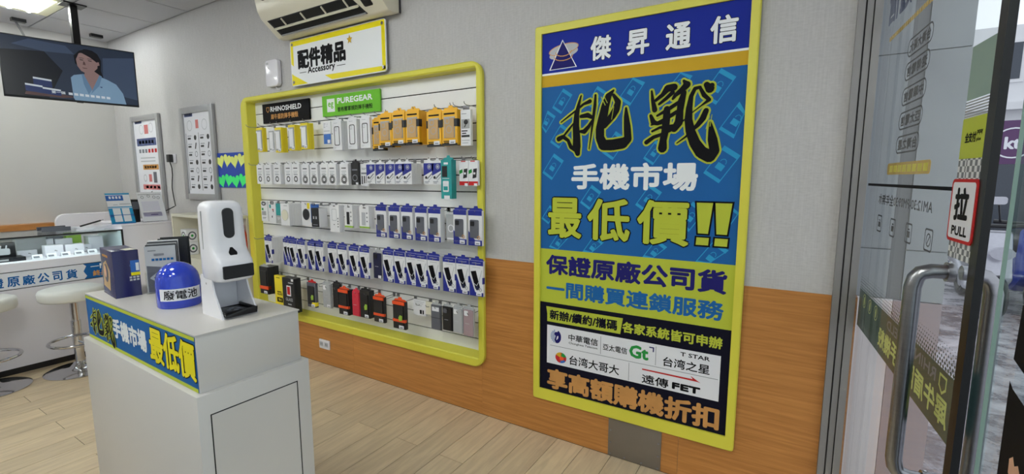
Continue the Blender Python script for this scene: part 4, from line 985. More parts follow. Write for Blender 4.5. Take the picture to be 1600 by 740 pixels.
    # dry-brush slits near the stroke ends
brushwork(m, PO, TIAO, lambda x, y: (x, y), .0085, 1.0, .0010, .0034)
m.line(PO, [(-.872, 1.902), (-.851, 1.862)], .004, .0052, 'yellow_print'); m.line(PO, [(-.858, 1.905), (-.840, 1.872)], .003, .0053, 'yellow_print'); m.line(PO, [(-.806, 1.850), (-.815, 1.790)], .003, .0054, 'yellow_print')
m.build('brush_lettering', pos)
m = MB(); brushwork(m, PO, ZHAN, lambda x, y: (x, y), .0085, 1.0, .0010, .0034)
m.line(PO, [(-.360, 1.775), (-.372, 1.720)], .003, .0052, 'yellow_print'); m.line(PO, [(-.350, 1.780), (-.356, 1.730)], .003, .0053, 'yellow_print')
m.build('brush_lettering', pos)
m = MB()
for ch, u0, u1 in (('最', -1.166, -.966), ('低', -.936, -.706), ('價', -.672, -.424)):
    m.outlined(ch, PO, u0, 1.177, u1, 1.395, .0012, 'black_print', 'yellow_print', .0128, .0062)
for u in (-.362, -.282):
    for q, mm, w in (([(-.043, .100), (.045, .100), (.028, -.058), (-.030, -.058)], 'black_print', .0012), ([(-.034, .092), (.036, .092), (.021, -.050), (-.023, -.050)], 'yellow_print', .0016), ([(-.036, -.062), (.034, -.062), (.032, -.112), (-.038, -.112)], 'black_print', .0013), ([(-.028, -.069), (.026, -.069), (.024, -.104), (-.030, -.104)], 'yellow_print', .0017)):
        m.flat(PO, [(u+a, 1.295+b) for a, b in q], w, mm)
m.build('price_lettering', pos)
m = MB()
m.text('保證原廠公司貨', PO, -1.176, .968, -.248, 1.082, .0012, 'navy_text', 0.0046)
m.text('一間購買連鎖服務', PO, -1.172, .842, -.255, .936, .0012, 'blue_text', 0.0034)
m.flat(PO, [(-1.165, .696), (-.740, .696), (-.728, .782), (-1.172, .782), (-1.165, .74)], .0010, 'yellow_print')
m.text('新辦/續約/攜碼', PO, -1.150, .710, -.757, .767, .0014, 'navy_print', 0.0020)
m.text('各家系統皆可申辦', PO, -.730, .708, -.253, .766, .0014, 'yellow_print', 0.0020)
m.build('lettering', pos)
m = MB()
m.rect(PO, -1.165, .452, -.256, .676, .0008, 'white_print')
m.rect(PO, -1.145, .558, -.263, .5605, .0012, 'grey_print'); m.rect(PO, -.8455, .567, -.843, .665, .0012, 'grey_print'); m.rect(PO, -.5555, .567, -.553, .665, .0012, 'grey_print'); m.rect(PO, -.6895, .455, -.687, .552, .0012, 'grey_print')
for k in range(9):
    zc = .650 - k*.0085; hw = math.sqrt(max(.0001, .040**2-(zc-.615)**2)); m.rect(PO, -1.103-hw, zc-.002, -1.115, zc+.002, .0012, 'blue_text')
m.ring(PO, [(-1.103+.026*math.cos(a), .615+.038*math.sin(a)) for a in [(-PI*.6)+k*PI*1.0/10 for k in range(11)]], [(-1.112+.018*math.cos(a), .615+.020*math.sin(a)) for a in [(-PI*.6)+k*PI*1.0/10 for k in range(11)]], .0013, 'navy_text')
m.flat(PO, ell(-1.105, .630, .014, .012), .0014, 'navy_text')
m.text('中華電信', PO, -1.032, .606, -.860, .645, .0012, 'black_print', 0.0007); m.text('Chunghwa Telecom', PO, -1.030, .584, -.862, .600, .0012, 'black_print', 0.0002)
m.text('亞太電信', PO, -.832, .593, -.700, .628, .0012, 'black_print', 0.0005)
m.text('Gt', PO, -.690, .582, -.590, .652, .0012, 'green_print', 0.0037); m.line(PO, [(-.585, .655), (-.567, .655), (-.567, .636)], .006, .0012, 'navy_text')
m.text('T STAR', PO, -.437, .640, -.303, .661, .0012, 'black_print', 0.0007); m.text('台湾之星', PO, -.518, .573, -.301, .622, .0012, 'black_print', 0.0009)
m.flat(PO, ell(-1.077, .497, .034, .031), .0012, 'red_print')
for a0, mm in ((.3, 'green_print'), (1.6, 'orange_print'), (4.6, 'pack_midblue')):
    m.flat(PO, [(-1.077, .497)] + [(-1.077+.034*math.cos(a0+k*.16), .497+.031*math.sin(a0+k*.16)) for k in range(8)], .0014, mm)
m.flat(PO, ell(-1.072, .493, .013, .012), .0015, 'orange_red')
m.text('台湾大哥大', PO, -1.025, .470, -.740, .524, .0012, 'black_print', 0.0009)
m.flat(PO, [(-.620, .536), (-.375, .536), (-.385, .550), (-.338, .524), (-.352, .527), (-.620, .529)], .0012, 'red_print')
m.text('遠傳', PO, -.620, .460, -.487, .508, .0012, 'black_print', 0.0010); m.text('FET', PO, -.470, .465, -.338, .500, .0012, 'black_print', 0.0031)
m.build('carrier_panel', pos)
m = MB(); m.text('享高額購機折扣', PO, -1.162, .303, -.248, .424, .0012, 'gold_text', 0.0053); m.build('lettering', pos)

# ================================================================ OTHER WALL THINGS
# accessory sign on four standoffs
AP = Plane((0, 2.268, 0), (1, 0, 0))
sgn = thing('accessory_sign', 'white acrylic sign with yellow edges hung on standoffs under the air conditioner', 'sign', (-2.87, 2.296, 2.19))
m = MB(); m.prism(AP, rrect(-3.372, 2.196, -2.352, 2.528, .02), -.004, .004, 'text_white'); m.build('panel', sgn)
m = MB()
m.flat(AP, [(-3.366, 2.522), (-2.360, 2.522), (-2.360, 2.486), (-3.366, 2.486)], .0044, 'yellow_bright'); m.flat(AP, [(-2.390, 2.49), (-2.358, 2.49), (-2.358, 2.21), (-2.390, 2.21)], .0046, 'yellow_bright')
m.flat(AP, [(-3.366, 2.49), (-3.336, 2.49), (-3.336, 2.34), (-3.366, 2.36)], .0046, 'yellow_bright'); m.flat(AP, [(-3.366, 2.29), (-3.340, 2.275), (-3.175, 2.202), (-3.366, 2.202)], .0046, 'yellow_bright'); m.flat(AP, [(-2.98, 2.24), (-2.60, 2.236), (-2.36, 2.232), (-2.36, 2.202), (-2.90, 2.202)], .0046, 'yellow_bright')
m.build('border_print', sgn)
m = MB(); m.text('配件精品', AP, -3.288, 2.312, -2.745, 2.452, .0050, 'black_print', 0.0066); m.text('Accessory', AP, -3.172, 2.258, -2.862, 2.320, .0050, 'black_print', 0.0020)
m.rect(AP, -3.27, 2.284, -3.19, 2.288, .005, 'black_print'); m.rect(AP, -2.842, 2.286, -2.752, 2.290, .005, 'black_print')
m.flat(AP, [(-2.70+.03*(1 if k % 2 == 0 else .45)*math.sin(k*PI/5), 2.445+.032*(1 if k % 2 == 0 else .45)*math.cos(k*PI/5)) for k in range(10)], .005, 'orange_print')
m.build('lettering', sgn)
for u, v in ((-3.345, 2.225), (-3.345, 2.50), (-2.38, 2.225), (-2.38, 2.50)):
    m = MB(); m.tube([AP.pt(u, v, -.028), AP.pt(u, v, .008)], .011, 'chrome', 10); m.build('standoff', sgn, smooth=True)

# air conditioner
AX0, AX1 = -3.415, -2.245
YZ = lambda x: Plane((x, 0, 0), (0, 1, 0))
prof = [(2.296, 2.545), (2.235, 2.534), (2.195, 2.536), (2.070, 2.640), (2.045, 2.690), (2.030, 2.76), (2.034, 2.85), (2.075, 2.905), (2.296, 2.91)]
ac = thing('air_conditioner', 'cream wall air conditioner with open black louvres above the accessory sign', 'air conditioner', ((AX0+AX1)/2, 2.296, 2.53))
m = MB(); m.prism(YZ(AX0), prof, 0, AX1-AX0, 'ac_white'); m.build('body', ac, bevel=.010)
PN = Plane((0, 2.195, 2.536), (1, 0, 0), (0, -.125, .104))       # sloping outlet face, .163 deep
VX0, VX1 = AX0+.075, AX1-.175
m = MB(); m.flat(PN, [(VX0, .012), (VX1, .012), (VX1-.055, .142), (VX0-.02, .142)], .0012, 'black_plastic'); m.flat(PN, [(VX0+.02, .02), (VX1-.02, .02), (VX1-.06, .135), (VX0, .135)], .0016, 'dark_gap'); m.build('outlet', ac)
m = MB(); m.pbox(PN, VX0, .070, VX1-.03, .082, .002, .016, 'ac_white'); m.build('louver', ac)
m = MB(); m.pbox(PN, VX0+.01, .016, VX1-.01, .024, .002, .010, 'pack_grey'); m.build('louver', ac)
for k in range(4):
    m = MB(); x = VX0+.14+k*.22; m.pbox(PN, x, .085, x+.008, .135, .001, .010, 'ac_white'); m.build('vane', ac)
m = MB(); m.box((AX0+.10, 2.020, 2.742), (AX1-.30, 2.040, 2.750), 'dark_gap'); m.build('panel_seam', ac)
m = MB(); m.flat(PN, rrect(AX1-.165, .055, AX1-.085, .115, .012), .001, 'black_plastic'); m.build('receiver_window', ac)
m = MB(); m.box((AX1-.002, 2.282, 2.545), (AX1+.004, 2.296, 2.90), 'jamb_dark'); m.build('end_trim', ac)

# white door sensor on the wall
t = thing('wall_sensor', 'small white sensor box on the wall left of the accessory sign', 'sensor', (-3.63, 2.296, 2.215))
SP2 = Plane((0, 2.262, 0), (1, 0, 0))
m = MB(); m.prism(SP2, rrect(-3.718, 2.225, -3.548, 2.430, .03), -.034, 0, 'white_plastic'); m.build('body', t, bevel=.008)
m = MB(); m.flat(SP2, rrect(-3.700, 2.395, -3.665, 2.412, .004), .0012, 'pack_grey'); m.flat(SP2, ell(-3.665, 2.365, .007, .009), .0012, 'pack_grey'); m.build('indicator', t)
m = MB(); m.tube([(-3.62, 2.285, 2.226), (-3.60, 2.285, 2.205), (-3.56, 2.285, 2.20)], .004, 'white_plastic', 6); m.build('cable', t)

# framed price posters near the corner
def small_poster(label, x0, x1, z0, z1, fw, fill):
    t = thing('price_poster', label, 'poster', ((x0+x1)/2, 2.296, z0), 'framed price posters near the corner')
    P = Plane((0, 2.272, 0), (1, 0, 0))
    for a in ((x0, z0, x0+fw, z1), (x1-fw, z0, x1, z1), (x0+fw, z0, x1-fw, z0+fw), (x0+fw, z1-fw, x1-fw, z1)):
        m = MB(); m.pbox(P, *a, -.024, .004, 'alu_frame'); m.build('frame_rail', t, bevel=.003)
    m = MB(); m.pbox(P, x0+fw-.01, z0+fw-.01, x1-fw+.01, z1-fw+.01, -.02, -.012, 'white_print'); fill(m, P); m.build('print', t)
def fill1(m, P):
    R = lambda a, b, c, d, mm: m.rect(P, a, b, c, d, -.0115, mm)
    R(-6.26, 2.085, -6.10, 2.12, 'slate_ink'); [R(-6.245+k*.034, 2.092, -6.222+k*.034, 2.112, 'light_grey_print') for k in range(4)]; R(-6.05, 1.97, -5.955, 2.065, 'pink_print')
    for q in ((-6.12, 1.99), (-5.89, 2.0)): m.ring(P, ell(q[0], q[1]+.03, .05, .05), ell(q[0], q[1]+.03, .044, .044), -.0115, 'light_grey_print')
    R(-6.255, 1.845, -5.795, 1.925, 'slate_ink'); [R(-6.2+k*.075, 1.868, -6.15+k*.075, 1.902, 'light_grey_print') for k in range(5)]
    [R(-6.22+k*.075, 1.77, -6.17+k*.075, 1.81, 'red_print' if k > 2 else 'grey_print') for k in range(6)]; [R(-6.2, 1.71-k*.035, -5.85, 1.722-k*.035, 'light_grey_print') for k in range(2)]
    R(-6.16, 1.59, -5.79, 1.645, 'gold_text'); [R(-6.12+k*.06, 1.605, -6.08+k*.06, 1.63, 'white_print') for k in range(5)]
    R(-5.93, 1.45, -5.85, 1.565, 'case_grey'); R(-6.04, 1.46, -5.97, 1.54, 'pink_print'); m.ring(P, ell(-6.13, 1.5, .04, .04), ell(-6.13, 1.5, .03, .03), -.0115, 'light_grey_print')
    R(-6.20, 1.375, -5.79, 1.43, 'pink_print'); [R(-6.13+k*.09, 1.388, -6.07+k*.09, 1.416, 'white_print') for k in range(4)]
    for k in range(5): m.flat(P, [(-6.17+k*.075, 1.22+k % 2*.01), (-6.14+k*.08, 1.21), (-6.15+k*.08, 1.32+(k % 3)*.02), (-6.18+k*.075, 1.31+(k % 3)*.02)], -.0115, 'pack_black')
def fill2(m, P):
    R = lambda a, b, c, d, mm: m.rect(P, a, b, c, d, -.0115, mm)
    R(-5.145, 2.085, -4.99, 2.122, 'slate_ink'); [R(-5.13+k*.034, 2.092, -5.107+k*.034, 2.114, 'light_grey_print') for k in range(4)]; R(-4.945, 1.97, -4.89, 2.05, 'pink_print')
    for q in ((-5.06, 2.0), (-4.78, 2.0)): m.ring(P, ell(q[0], q[1], .05, .05), ell(q[0], q[1], .044, .044), -.0115, 'light_grey_print')
    R(-5.145, 1.38, -5.138, 1.93, 'pack_black'); R(-4.905, 1.38, -4.898, 1.93, 'pack_black')
    for k in range(7):
        for u in (-5.115, -4.875):
            R(u, 1.90-k*.078, u+.075, 1.906-k*.078, 'grey_print'); R(u, 1.87-k*.078, u+.06, 1.888-k*.078, 'pack_black')
            a, b = u+.145, 1.885-k*.078
            (m.flat(P, ell(a, b, .024, .024), -.0115, 'pack_black') if (k+int(u*10)) % 3 == 0 else m.flat(P, [(a-.02, b-.028), (a, b-.028), (a+.02, b+.028), (a, b+.03)], -.0115, 'pack_black') if k % 2 else m.ring(P, ell(a, b, .026, .028), ell(a, b, .02, .022), -.0115, 'grey_print'))
small_poster('narrow grey framed price poster nearest the room corner', -6.355, -5.685, 1.13, 2.165, .055, fill1)
small_poster('grey framed price poster with two columns, beside the paper heart board', -5.222, -4.600, 1.29, 2.172, .058, fill2)

# paper hearts board
t = thing('heart_board', 'blue board with rows of yellow and green paper hearts left of the display', 'board', (-4.36, 2.296, 1.414))
HP = Plane((0, 2.288, 0), (1, 0, 0))
m = MB(); m.pbox(HP, -4.600, 1.414, -4.135, 1.726, -.008, 0, 'board_blue'); m.build('panel', t)
def heart(cx, cz, s_, a):
    pts = []
    for k in range(20):
        q = 2*PI*k/20; x = 16*math.sin(q)**3/16; y = (13*math.cos(q)-5*math.cos(2*q)-2*math.cos(3*q)-math.cos(4*q))/16
        pts.append((cx+s_*(x*math.cos(a)-y*math.sin(a)), cz+s_*(x*math.sin(a)+y*math.cos(a))))
    return pts
for r, (cz, mm) in enumerate(((1.655, 'heart_yellow'), (1.478, 'heart_green'))):
    for k in range(4):
        m = MB(); m.prism(HP, heart(-4.548+k*.118, cz+(.006 if k % 2 else -.004), .064, (.25, -.2, .15, -.25)[k]), .0005+k*.0006, .0015+k*.0006, mm); o = m.build('paper_heart', t)
        for q in range(3 if r == 0 else 0):
            pass

# socket with plug-in adapter and its cord
t = thing('wall_adapter', 'black plug in adapter on a white socket plate between the two price posters', 'adapter', (-5.46, 2.296, 1.62))
EP = Plane((0, 2.288, 0), (1, 0, 0))
m = MB(); m.prism(EP, rrect(-5.535, 1.652, -5.415, 1.742, .006), -.008, 0, 'white_plastic'); m.build('socket_plate', t)
m = MB(); m.prism(EP, rrect(-5.53, 1.66, -5.46, 1.738, .006), 0, .035, 'black_plastic'); m.build('adapter_body', t, bevel=.004)
m = MB(); m.tube([(-5.49, 2.268, 1.66), (-5.488, 2.28, 1.60), (-5.50, 2.285, 1.53), (-5.52, 2.285, 1.47), (-5.535, 2.285, 1.40), (-5.525, 2.285, 1.33), (-5.50, 2.28, 1.27), (-5.46, 2.27, 1.215)], .005, 'black_plastic', 6); m.build('cord', t)

# socket low on the wainscot, steel plate under the poster
t = thing('power_outlet', 'white double power outlet low on the wooden wainscot', 'outlet', (-3.18, 2.296, .13))
OP = Plane((0, 2.286, 0), (1, 0, 0))
m = MB(); m.prism(OP, rrect(-3.245, .130, -3.118, .205, .006), -.0105, 0, 'white_plastic'); m.build('plate', t, bevel=.002)
for u in (-3.215, -3.155):
    m = MB(); m.rect(OP, u-.022, .150, u+.022, .187, .0008, 'light_grey_print'); [m.rect(OP, u+s_-.002, .160, u+s_+.002, .178, .0012, 'black_print') for s_ in (-.008, .008)]; m.build('receptacle', t)
t = thing('steel_plate', 'dull steel cover plate on the wainscot below the big poster', 'plate', (-.655, 2.296, .0))
VP = Plane((0, 2.292, 0), (1, 0, 0))
m = MB(); m.pbox(VP, -.793, .003, -.512, .232, -.004, 0, 'steel_plate'); m.build('plate', t, bevel=.001)
for u in (-.780, -.70, -.61, -.525):
    for v in (.015, .222):
        m = MB(); m.tube([VP.pt(u, v, 0), VP.pt(u, v, .003)], .005, 'grey_metal', 8); m.build('screw', t)
for v in (.08, .15):
    for u in (-.780, -.525):
        m = MB(); m.tube([VP.pt(u, v, 0), VP.pt(u, v, .003)], .005, 'grey_metal', 8); m.build('screw', t)

# ================================================================ TELEVISION
TA, TB_ = V((-5.59, 1.165, 2.168)), V((-5.41, 2.022, 2.168))
TVP = Plane(TA, TB_ - TA)
TW, TH = (TB_ - TA).length, .503
tv = thing('television', 'flat television hung from the ceiling showing a woman in a pale blue jacket', 'television', (TA + TB_)/2)
m = MB(); m.pbox(TVP, 0, 0, TW, TH, -.03, 0, 'black_plastic'); m.pbox(TVP, TW*.25, TH*.1, TW*.75, TH*.7, -.07, -.03, 'black_plastic'); m.build('case', tv, bevel=.003)
m = MB(); bw = .009
m.rect(TVP, bw, bw+.006, TW-bw, TH-bw, .0006, 'screen_back')
S = lambda a, b: (bw + a*(TW-2*bw), bw+.006 + b*(TH-2*bw-.006))
F = lambda pts, mm, w: m.flat(TVP, [S(*p) for p in pts], w, mm)
F([(0, 0), (.30, 0), (.42, .5), (.30, .8), (0, .75)], 'screen_dark', .0008)
F([(.08, .86), (.30, .80), (.52, .82), (.46, .95), (.2, .98)], 'screen_glow', .0009)
F([(.72, .2), (1, .1), (1, .9), (.74, .82)], 'screen_glow', .0009)
for a, b, c, d in ((.20, .20, .33, .34), (.14, .09, .26, .22), (.26, .07, .39, .18)):
    F([(a, b), (c, b-.02), (c, d-.02), (a, d)], 'screen_box', .0011); F([(a, d), (c, d-.02), (c, d-.05), (a, d-.03)], 'screen_white', .0012)
F([(.13, .03), (.40, .02), (.50, .05), (.36, .09), (.14, .08)], 'screen_shade', .0010)
F([(.62, .94), (.56, .90), (.515, .80), (.52, .66), (.56, .60), (.66, .50), (.70, .40), (.735, .42), (.715, .58), (.725, .76), (.70, .88), (.66, .93)], 'screen_hair', .0013)
F([(.48, .04), (.475, .40), (.50, .45), (.56, .48), (.68, .49), (.76, .43), (.83, .36), (.88, .20), (.90, .0), (.49, .0)], 'screen_shirt', .0015)
F([(.575, .45), (.63, .20), (.70, .50), (.66, .56), (.59, .53)], 'screen_skin', .0017)
F([(.56, .48), (.575, .49), (.63, .22), (.60, .12), (.57, .3)], 'screen_collar', .0018); F([(.70, .50), (.72, .48), (.69, .30), (.62, .14), (.64, .25)], 'screen_collar', .0018)
F([(.555, .85), (.53, .74), (.535, .62), (.56, .54), (.60, .50), (.645, .52), (.69, .62), (.695, .74), (.66, .84), (.60, .89)], 'screen_skin', .0019)
F([(.55, .86), (.58, .86), (.64, .80), (.69, .72), (.71, .84), (.66, .92), (.60, .94)], 'screen_hair', .0021)
for a in (.555, .620): F([(a, .735), (a+.03, .730), (a+.03, .742), (a+.004, .746)], 'screen_hair', .0021); F([(a-.004, .768), (a+.036, .765), (a+.034, .773), (a, .776)], 'screen_hair', .0021)
F([(.585, .72), (.578, .655), (.600, .65), (.596, .70)], 'screen_shade', .0021); F([(.570, .605), (.610, .600), (.606, .588), (.578, .590)], 'screen_shade', .0021)
F([(.69, .66), (.71, .68), (.705, .74), (.69, .72)], 'screen_skin', .0021); F([(.69, .285), (.715, .29), (.71, .265)], 'screen_box', .0021)
m.text('第一個', TVP, *S(.32, .085), *S(.42, .135), .0023, 'screen_white', 0.0006)
for k in range(8): F([(.445+k*.042, .085-k*.002), (.475+k*.042, .083-k*.002), (.475+k*.042, .125-k*.002), (.445+k*.042, .128-k*.002)], 'screen_white', .0023)
m.build('screen', tv)
m = MB(); m.pbox(TVP, TW*.5, .006-.012, TW*.55, .006, -.01, .002, 'black_plastic'); m.build('sensor_lip', tv)
mt = thing('television_mount', 'black ceiling pole and clamps carrying the television', 'mount', (-5.62, 1.67, CEIL))
m = MB(); c0 = TVP.pt(TW*.56, .3, -.125); m.box((c0.x-.03, c0.y-.025, c0.z), (c0.x+.02, c0.y+.025, CEIL), 'black_plastic'); m.build('pole', mt)
m = MB(); m.box((c0.x-.08, c0.y-.08, CEIL-.012), (c0.x+.07, c0.y+.08, CEIL), 'black_plastic'); m.build('ceiling_plate', mt)
m = MB(); m.pbox(TVP, TW*.3, .18, TW*.72, .34, -.10, -.0705, 'black_plastic'); m.build('back_plate', mt)
for y in (1.53, 2.12):
    t = thing('ceiling_clamp', 'small black clamp hanging from the ceiling ' + ('left of the television pole' if y < 1.7 else 'right of the television pole, near the corner'), 'clamp', (-6.55, y, CEIL))
    m = MB(); m.box((-6.58, y-.05, CEIL-.03), (-6.52, y+.05, CEIL), 'black_plastic'); m.build('bracket', t)
    if y < 1.7:
        m = MB(); m.tube([(-6.55, y-.02, CEIL-.03), (-6.40, y+.02, CEIL-.25)], .01, 'grey_metal', 6); m.build('wire', t)

# ================================================================ PEDESTAL
A = math.radians(1.42)
PU, PV = V((math.cos(A), -math.sin(A), 0)), V((math.sin(A), math.cos(A), 0))
PC = V((-1.454, .624, 0))            # near corner of the top block, u runs back along -x
def ped(u, v, z): return PC + PU*u + PV*v + V((0, 0, z))
pd = thing('pedestal', 'white pedestal stand with a blue banner along its top and a flush door', 'pedestal', ped(-.45, .16, 0))
def pbx(m, u0, v0, u1, v1, z0, z1, mm):
    c = [ped(u, v, z) for z in (z0, z1) for u, v in ((u0, v0), (u1, v0), (u1, v1), (u0, v1))]
    m.faces(c, [(0,3,2,1),(4,5,6,7),(0,1,5,4),(1,2,6,5),(2,3,7,6),(3,0,4,7)], mm)
m = MB(); pbx(m, -.935, -.018, .018, .338, 0, .872, 'white_laminate'); m.build('plinth', pd, bevel=.0025)
m = MB(); pbx(m, -.918, 0, 0, .32, .872, 1.046, 'white_laminate'); m.build('top_block', pd, bevel=.002)
m = MB(); pbx(m, -.921, -.003, .003, .323, 1.0465, 1.050, 'white_laminate'); m.build('top_sheet', pd)
FPd = Plane(ped(.018, -.018, 0), PV)      # end face towards the door
m = MB(); m.line(FPd, [(.034, .10), (.308, .10), (.308, .806), (.034, .806)], .0035, .0004, 'dark_gap', True); m.build('door_gap', pd)
m = MB(); m.pbox(FPd, .037, .103, .305, .803, 0, .0006, 'white_laminate'); m.build('door', pd)
BN = Plane(ped(0, -.0005, 0), PU)
m = MB(); m.pbox(BN, -.918, .874, -.004, 1.043, 0, .0012, 'poster_blue'); bn = m.build('banner', pd); bn['label'] = 'blue printed banner with yellow edges'
m = MB(); m.rect(BN, -.918, 1.031, -.004, 1.043, .0016, 'yellow_print'); m.rect(BN, -.918, .874, -.004, .886, .0016, 'yellow_print')
m.text('手機市場', BN, -.650, .922, -.352, .998, .0018, 'text_white', 0.0033)
m.outlined('最低價', BN, -.328, .904, -.006, 1.024, .0018, 'black_print', 'yellow_bright', .0072, .0036)
brushwork(m, BN, TIAO, lambda x, y: (-.885 + (x+1.106)*.36, .9 + (y-1.62)*.33), .004, .38, .0018, .0022)
brushwork(m, BN, ZHAN, lambda x, y: (-.885 + (x+1.106)*.30 + .01, .9 + (y-1.62)*.33 - .004), .004, .34, .0026, .0030)
m.build('lettering', bn)

ZT = 1.0502
# navy gift box
BA, BB, BC = V((-2.154, .673, ZT)), V((-2.341, .696, ZT)), V((-2.149, .760, ZT))
gb = thing('gift_box', 'navy blue cardboard box with a phone picture on its side, on the white pedestal', 'box', BA + (BB-BA)/2 + (BC-BA)/2)
HB = .178
e1, e2 = BB-BA, BC-BA
e2 = e2.normalized()*.080
def bx_(a, b, z): return BA + e1*a + e2*b + V((0, 0, z))
m = MB(); c = [bx_(a, b, z) for z in (0, HB) for a, b in ((0, 0), (1, 0), (1, 1), (0, 1))]
m.faces(c, [(0,1,2,3),(4,5,6,7),(0,1,5,4),(1,2,6,5),(2,3,7,6),(3,0,4,7)], 'box_navy'); m.build('carton', gb, bevel=.0015)
LP = Plane(BB, -e1); RP = Plane(BA, e2)
L1 = e1.length
m = MB(); m.flat(LP, [(L1*.10, .03), (L1*.62, .02), (L1*.72, .10), (L1*.45, .135), (L1*.2, .12)], .0006, 'case_tan'); m.flat(LP, ell(L1*.40, .085, .030, .036), .0009, 'pack_navy'); m.flat(LP, ell(L1*.34, .09, .016, .024), .0012, 'skin'); m.pbox(LP, L1*.2, .148, L1*.62, .156, 0, .0012, 'gold_text'); m.build('picture', gb)
m = MB(); m.rect(RP, .052, .088, .080, .138, .0006, 'pack_midblue'); m.rect(RP, .052, .080, .080, .092, .0007, 'yellow_bright'); m.rect(RP, .068, .098, .078, .128, .0009, 'text_white')
for k in range(3):
    for j in range(2): m.rect(RP, .046+k*.011, .060+j*.010, .054+k*.011, .067+j*.010, .0006, 'light_grey_print')
m.build('print', gb)
m = MB(); T_ = lambda a, b: bx_(a, b, HB+.0008); m.poly([T_(.25, .42), T_(.0, .55), T_(.02, .98), T_(.35, .85)], 'cream_board'); m.build('torn_label', gb)

# brochure rack with brochures
BRU = V((.42, .907, 0)).normalized(); BRN = V((BRU.y, -BRU.x, 0))
RO = V((-2.138, .768, ZT))
rk = thing('brochure_rack', 'clear plastic brochure holder on the pedestal between the navy box and the blue bin', 'holder', RO + BRU*.05 - BRN*.05)
def rp(u, n, z): return RO + BRU*u - BRN*n + V((0, 0, z))
def rbox(m, u0, n0, u1, n1, z0, z1, mm, lean=0.0):
    c = [rp(u, n + lean*(z-z0), z) for z in (z0, z1) for u, n in ((u0, n0), (u1, n0), (u1, n1), (u0, n1))]
    m.faces(c, [(0,3,2,1),(4,5,6,7),(0,1,5,4),(1,2,6,5),(2,3,7,6),(3,0,4,7)], mm)
m = MB(); rbox(m, -.004, -.004, .104, -.002, 0, .085, 'clear_plastic'); rbox(m, -.004, -.004, -.002, .15, 0, .085, 'clear_plastic'); rbox(m, .102, -.004, .104, .15, 0, .085, 'clear_plastic'); rbox(m, -.004, -.004, .104, .15, 0, .002, 'clear_plastic'); m.build('tray', rk)
m = MB(); rbox(m, -.004, .148, .104, .150, 0, .14, 'clear_plastic'); m.build('back', rk)
bc = ['light_grey_print', 'pack_black', 'pack_grey', 'pack_black', 'white_print', 'pack_black', 'pack_black']
bl = ['front brochure in the rack, pale grey fading to dark with a phone picture', 'dark brochure right behind the front one in the rack', 'grey edged brochure third in the rack', 'black brochure fourth in the rack', 'white brochure fifth in the rack', 'black brochure sixth in the rack', 'black brochure at the back of the rack, standing furthest right']
for k in range(7):
    n0 = .004 + k*.019; u0 = .0 + (k*.002 if k < 5 else k*.0075); h_ = .182 + k*.0035
    b_ = thing('brochure', bl[k], 'brochure', rp(u0+.05, n0, .003), 'brochures in the clear rack')
    m = MB(); rbox(m, u0, n0, u0+.098, n0+.008, .003, .003+h_, bc[k], .02); m.build('sheet_stack', b_)
    if k < 5:
        m = MB(); rbox(m, u0+.003, n0-.0006, u0+.095, n0, .006, h_*1.0, 'light_grey_print' if k in (0, 2, 4) else 'case_grey', .02)
        m.build('cover', b_)
    if k == 0:
        m = MB(); q = lambda u, z: rp(u0+u, n0-.0014+.02*(z-.003), z)
        m.poly([q(.003, .006), q(.095, .006), q(.095, .095), q(.003, .11)], 'case_grey')
        def qq(pts, mm, e=.0): m.poly([rp(u0+u, n0-.0020-e+.02*(z-.003), z) for u, z in pts], mm)
        qq([(.01, .062), (.055, .10), (.095, .07), (.095, .03), (.07, .02)], 'pack_navy'); qq([(.01, .062), (.055, .10), (.060, .096), (.02, .060)], 'light_grey_print', .0004); qq([(.01, .060), (.07, .018), (.076, .024), (.02, .064)], 'light_grey_print', .0006)
        for zc in (.128,): [qq([(.02+i*.012, zc), (.029+i*.012, zc), (.029+i*.012, zc+.009), (.02+i*.012, zc+.009)], 'blue_text') for i in range(6)]
        qq([(.028, .148), (.060, .148), (.060, .156), (.028, .156)], 'grey_print'); qq([(.01, .166), (.035, .166), (.035, .170), (.01, .170)], 'grey_print')
        m.build('print', b_)

# blue battery bin
bin_c = V((-1.866, .762, ZT))
bn_ = thing('battery_bin', 'round blue domed plastic battery bin with a white lettered band on the pedestal', 'bin', bin_c)
m = MB(); R_ = .067
m.lathe(bin_c, [(R_*.97, 0), (R_, .004), (R_*1.005, .085), (R_*.985, .09)] + [(R_*.985*math.cos(a*PI/16), .09 + .066*math.sin(a*PI/16)) for a in range(1, 8)] + [(0.0005, .156)], 'bin_blue', 40); m.build('body', bn_, smooth=True)
az = math.atan2(-bin_c.y, -bin_c.x)
def band(u, z, dr): 
    a = az + u/(R_*1.006); return bin_c + V(((R_*1.004+dr)*math.cos(a), (R_*1.004+dr)*math.sin(a), z))
m = MB(); n_ = 20
m.faces([band(-.062 + .138*k/n_, z, .0006) for z in (.028, .070) for k in range(n_+1)], [(k, k+1, n_+2+k, n_+1+k) for k in range(n_)], 'white_print'); lb = m.build('label_band', bn_); lb['label'] = 'white paper band with lettering'
class Curved:
    def pt(s, u, v, w=0): return band(u, v, .0012 + w)
m = MB(); m.text('廢電池', Curved(), -.047, .033, .058, .066, 0, 'black_print', 0.0005); m.build('lettering', lb)

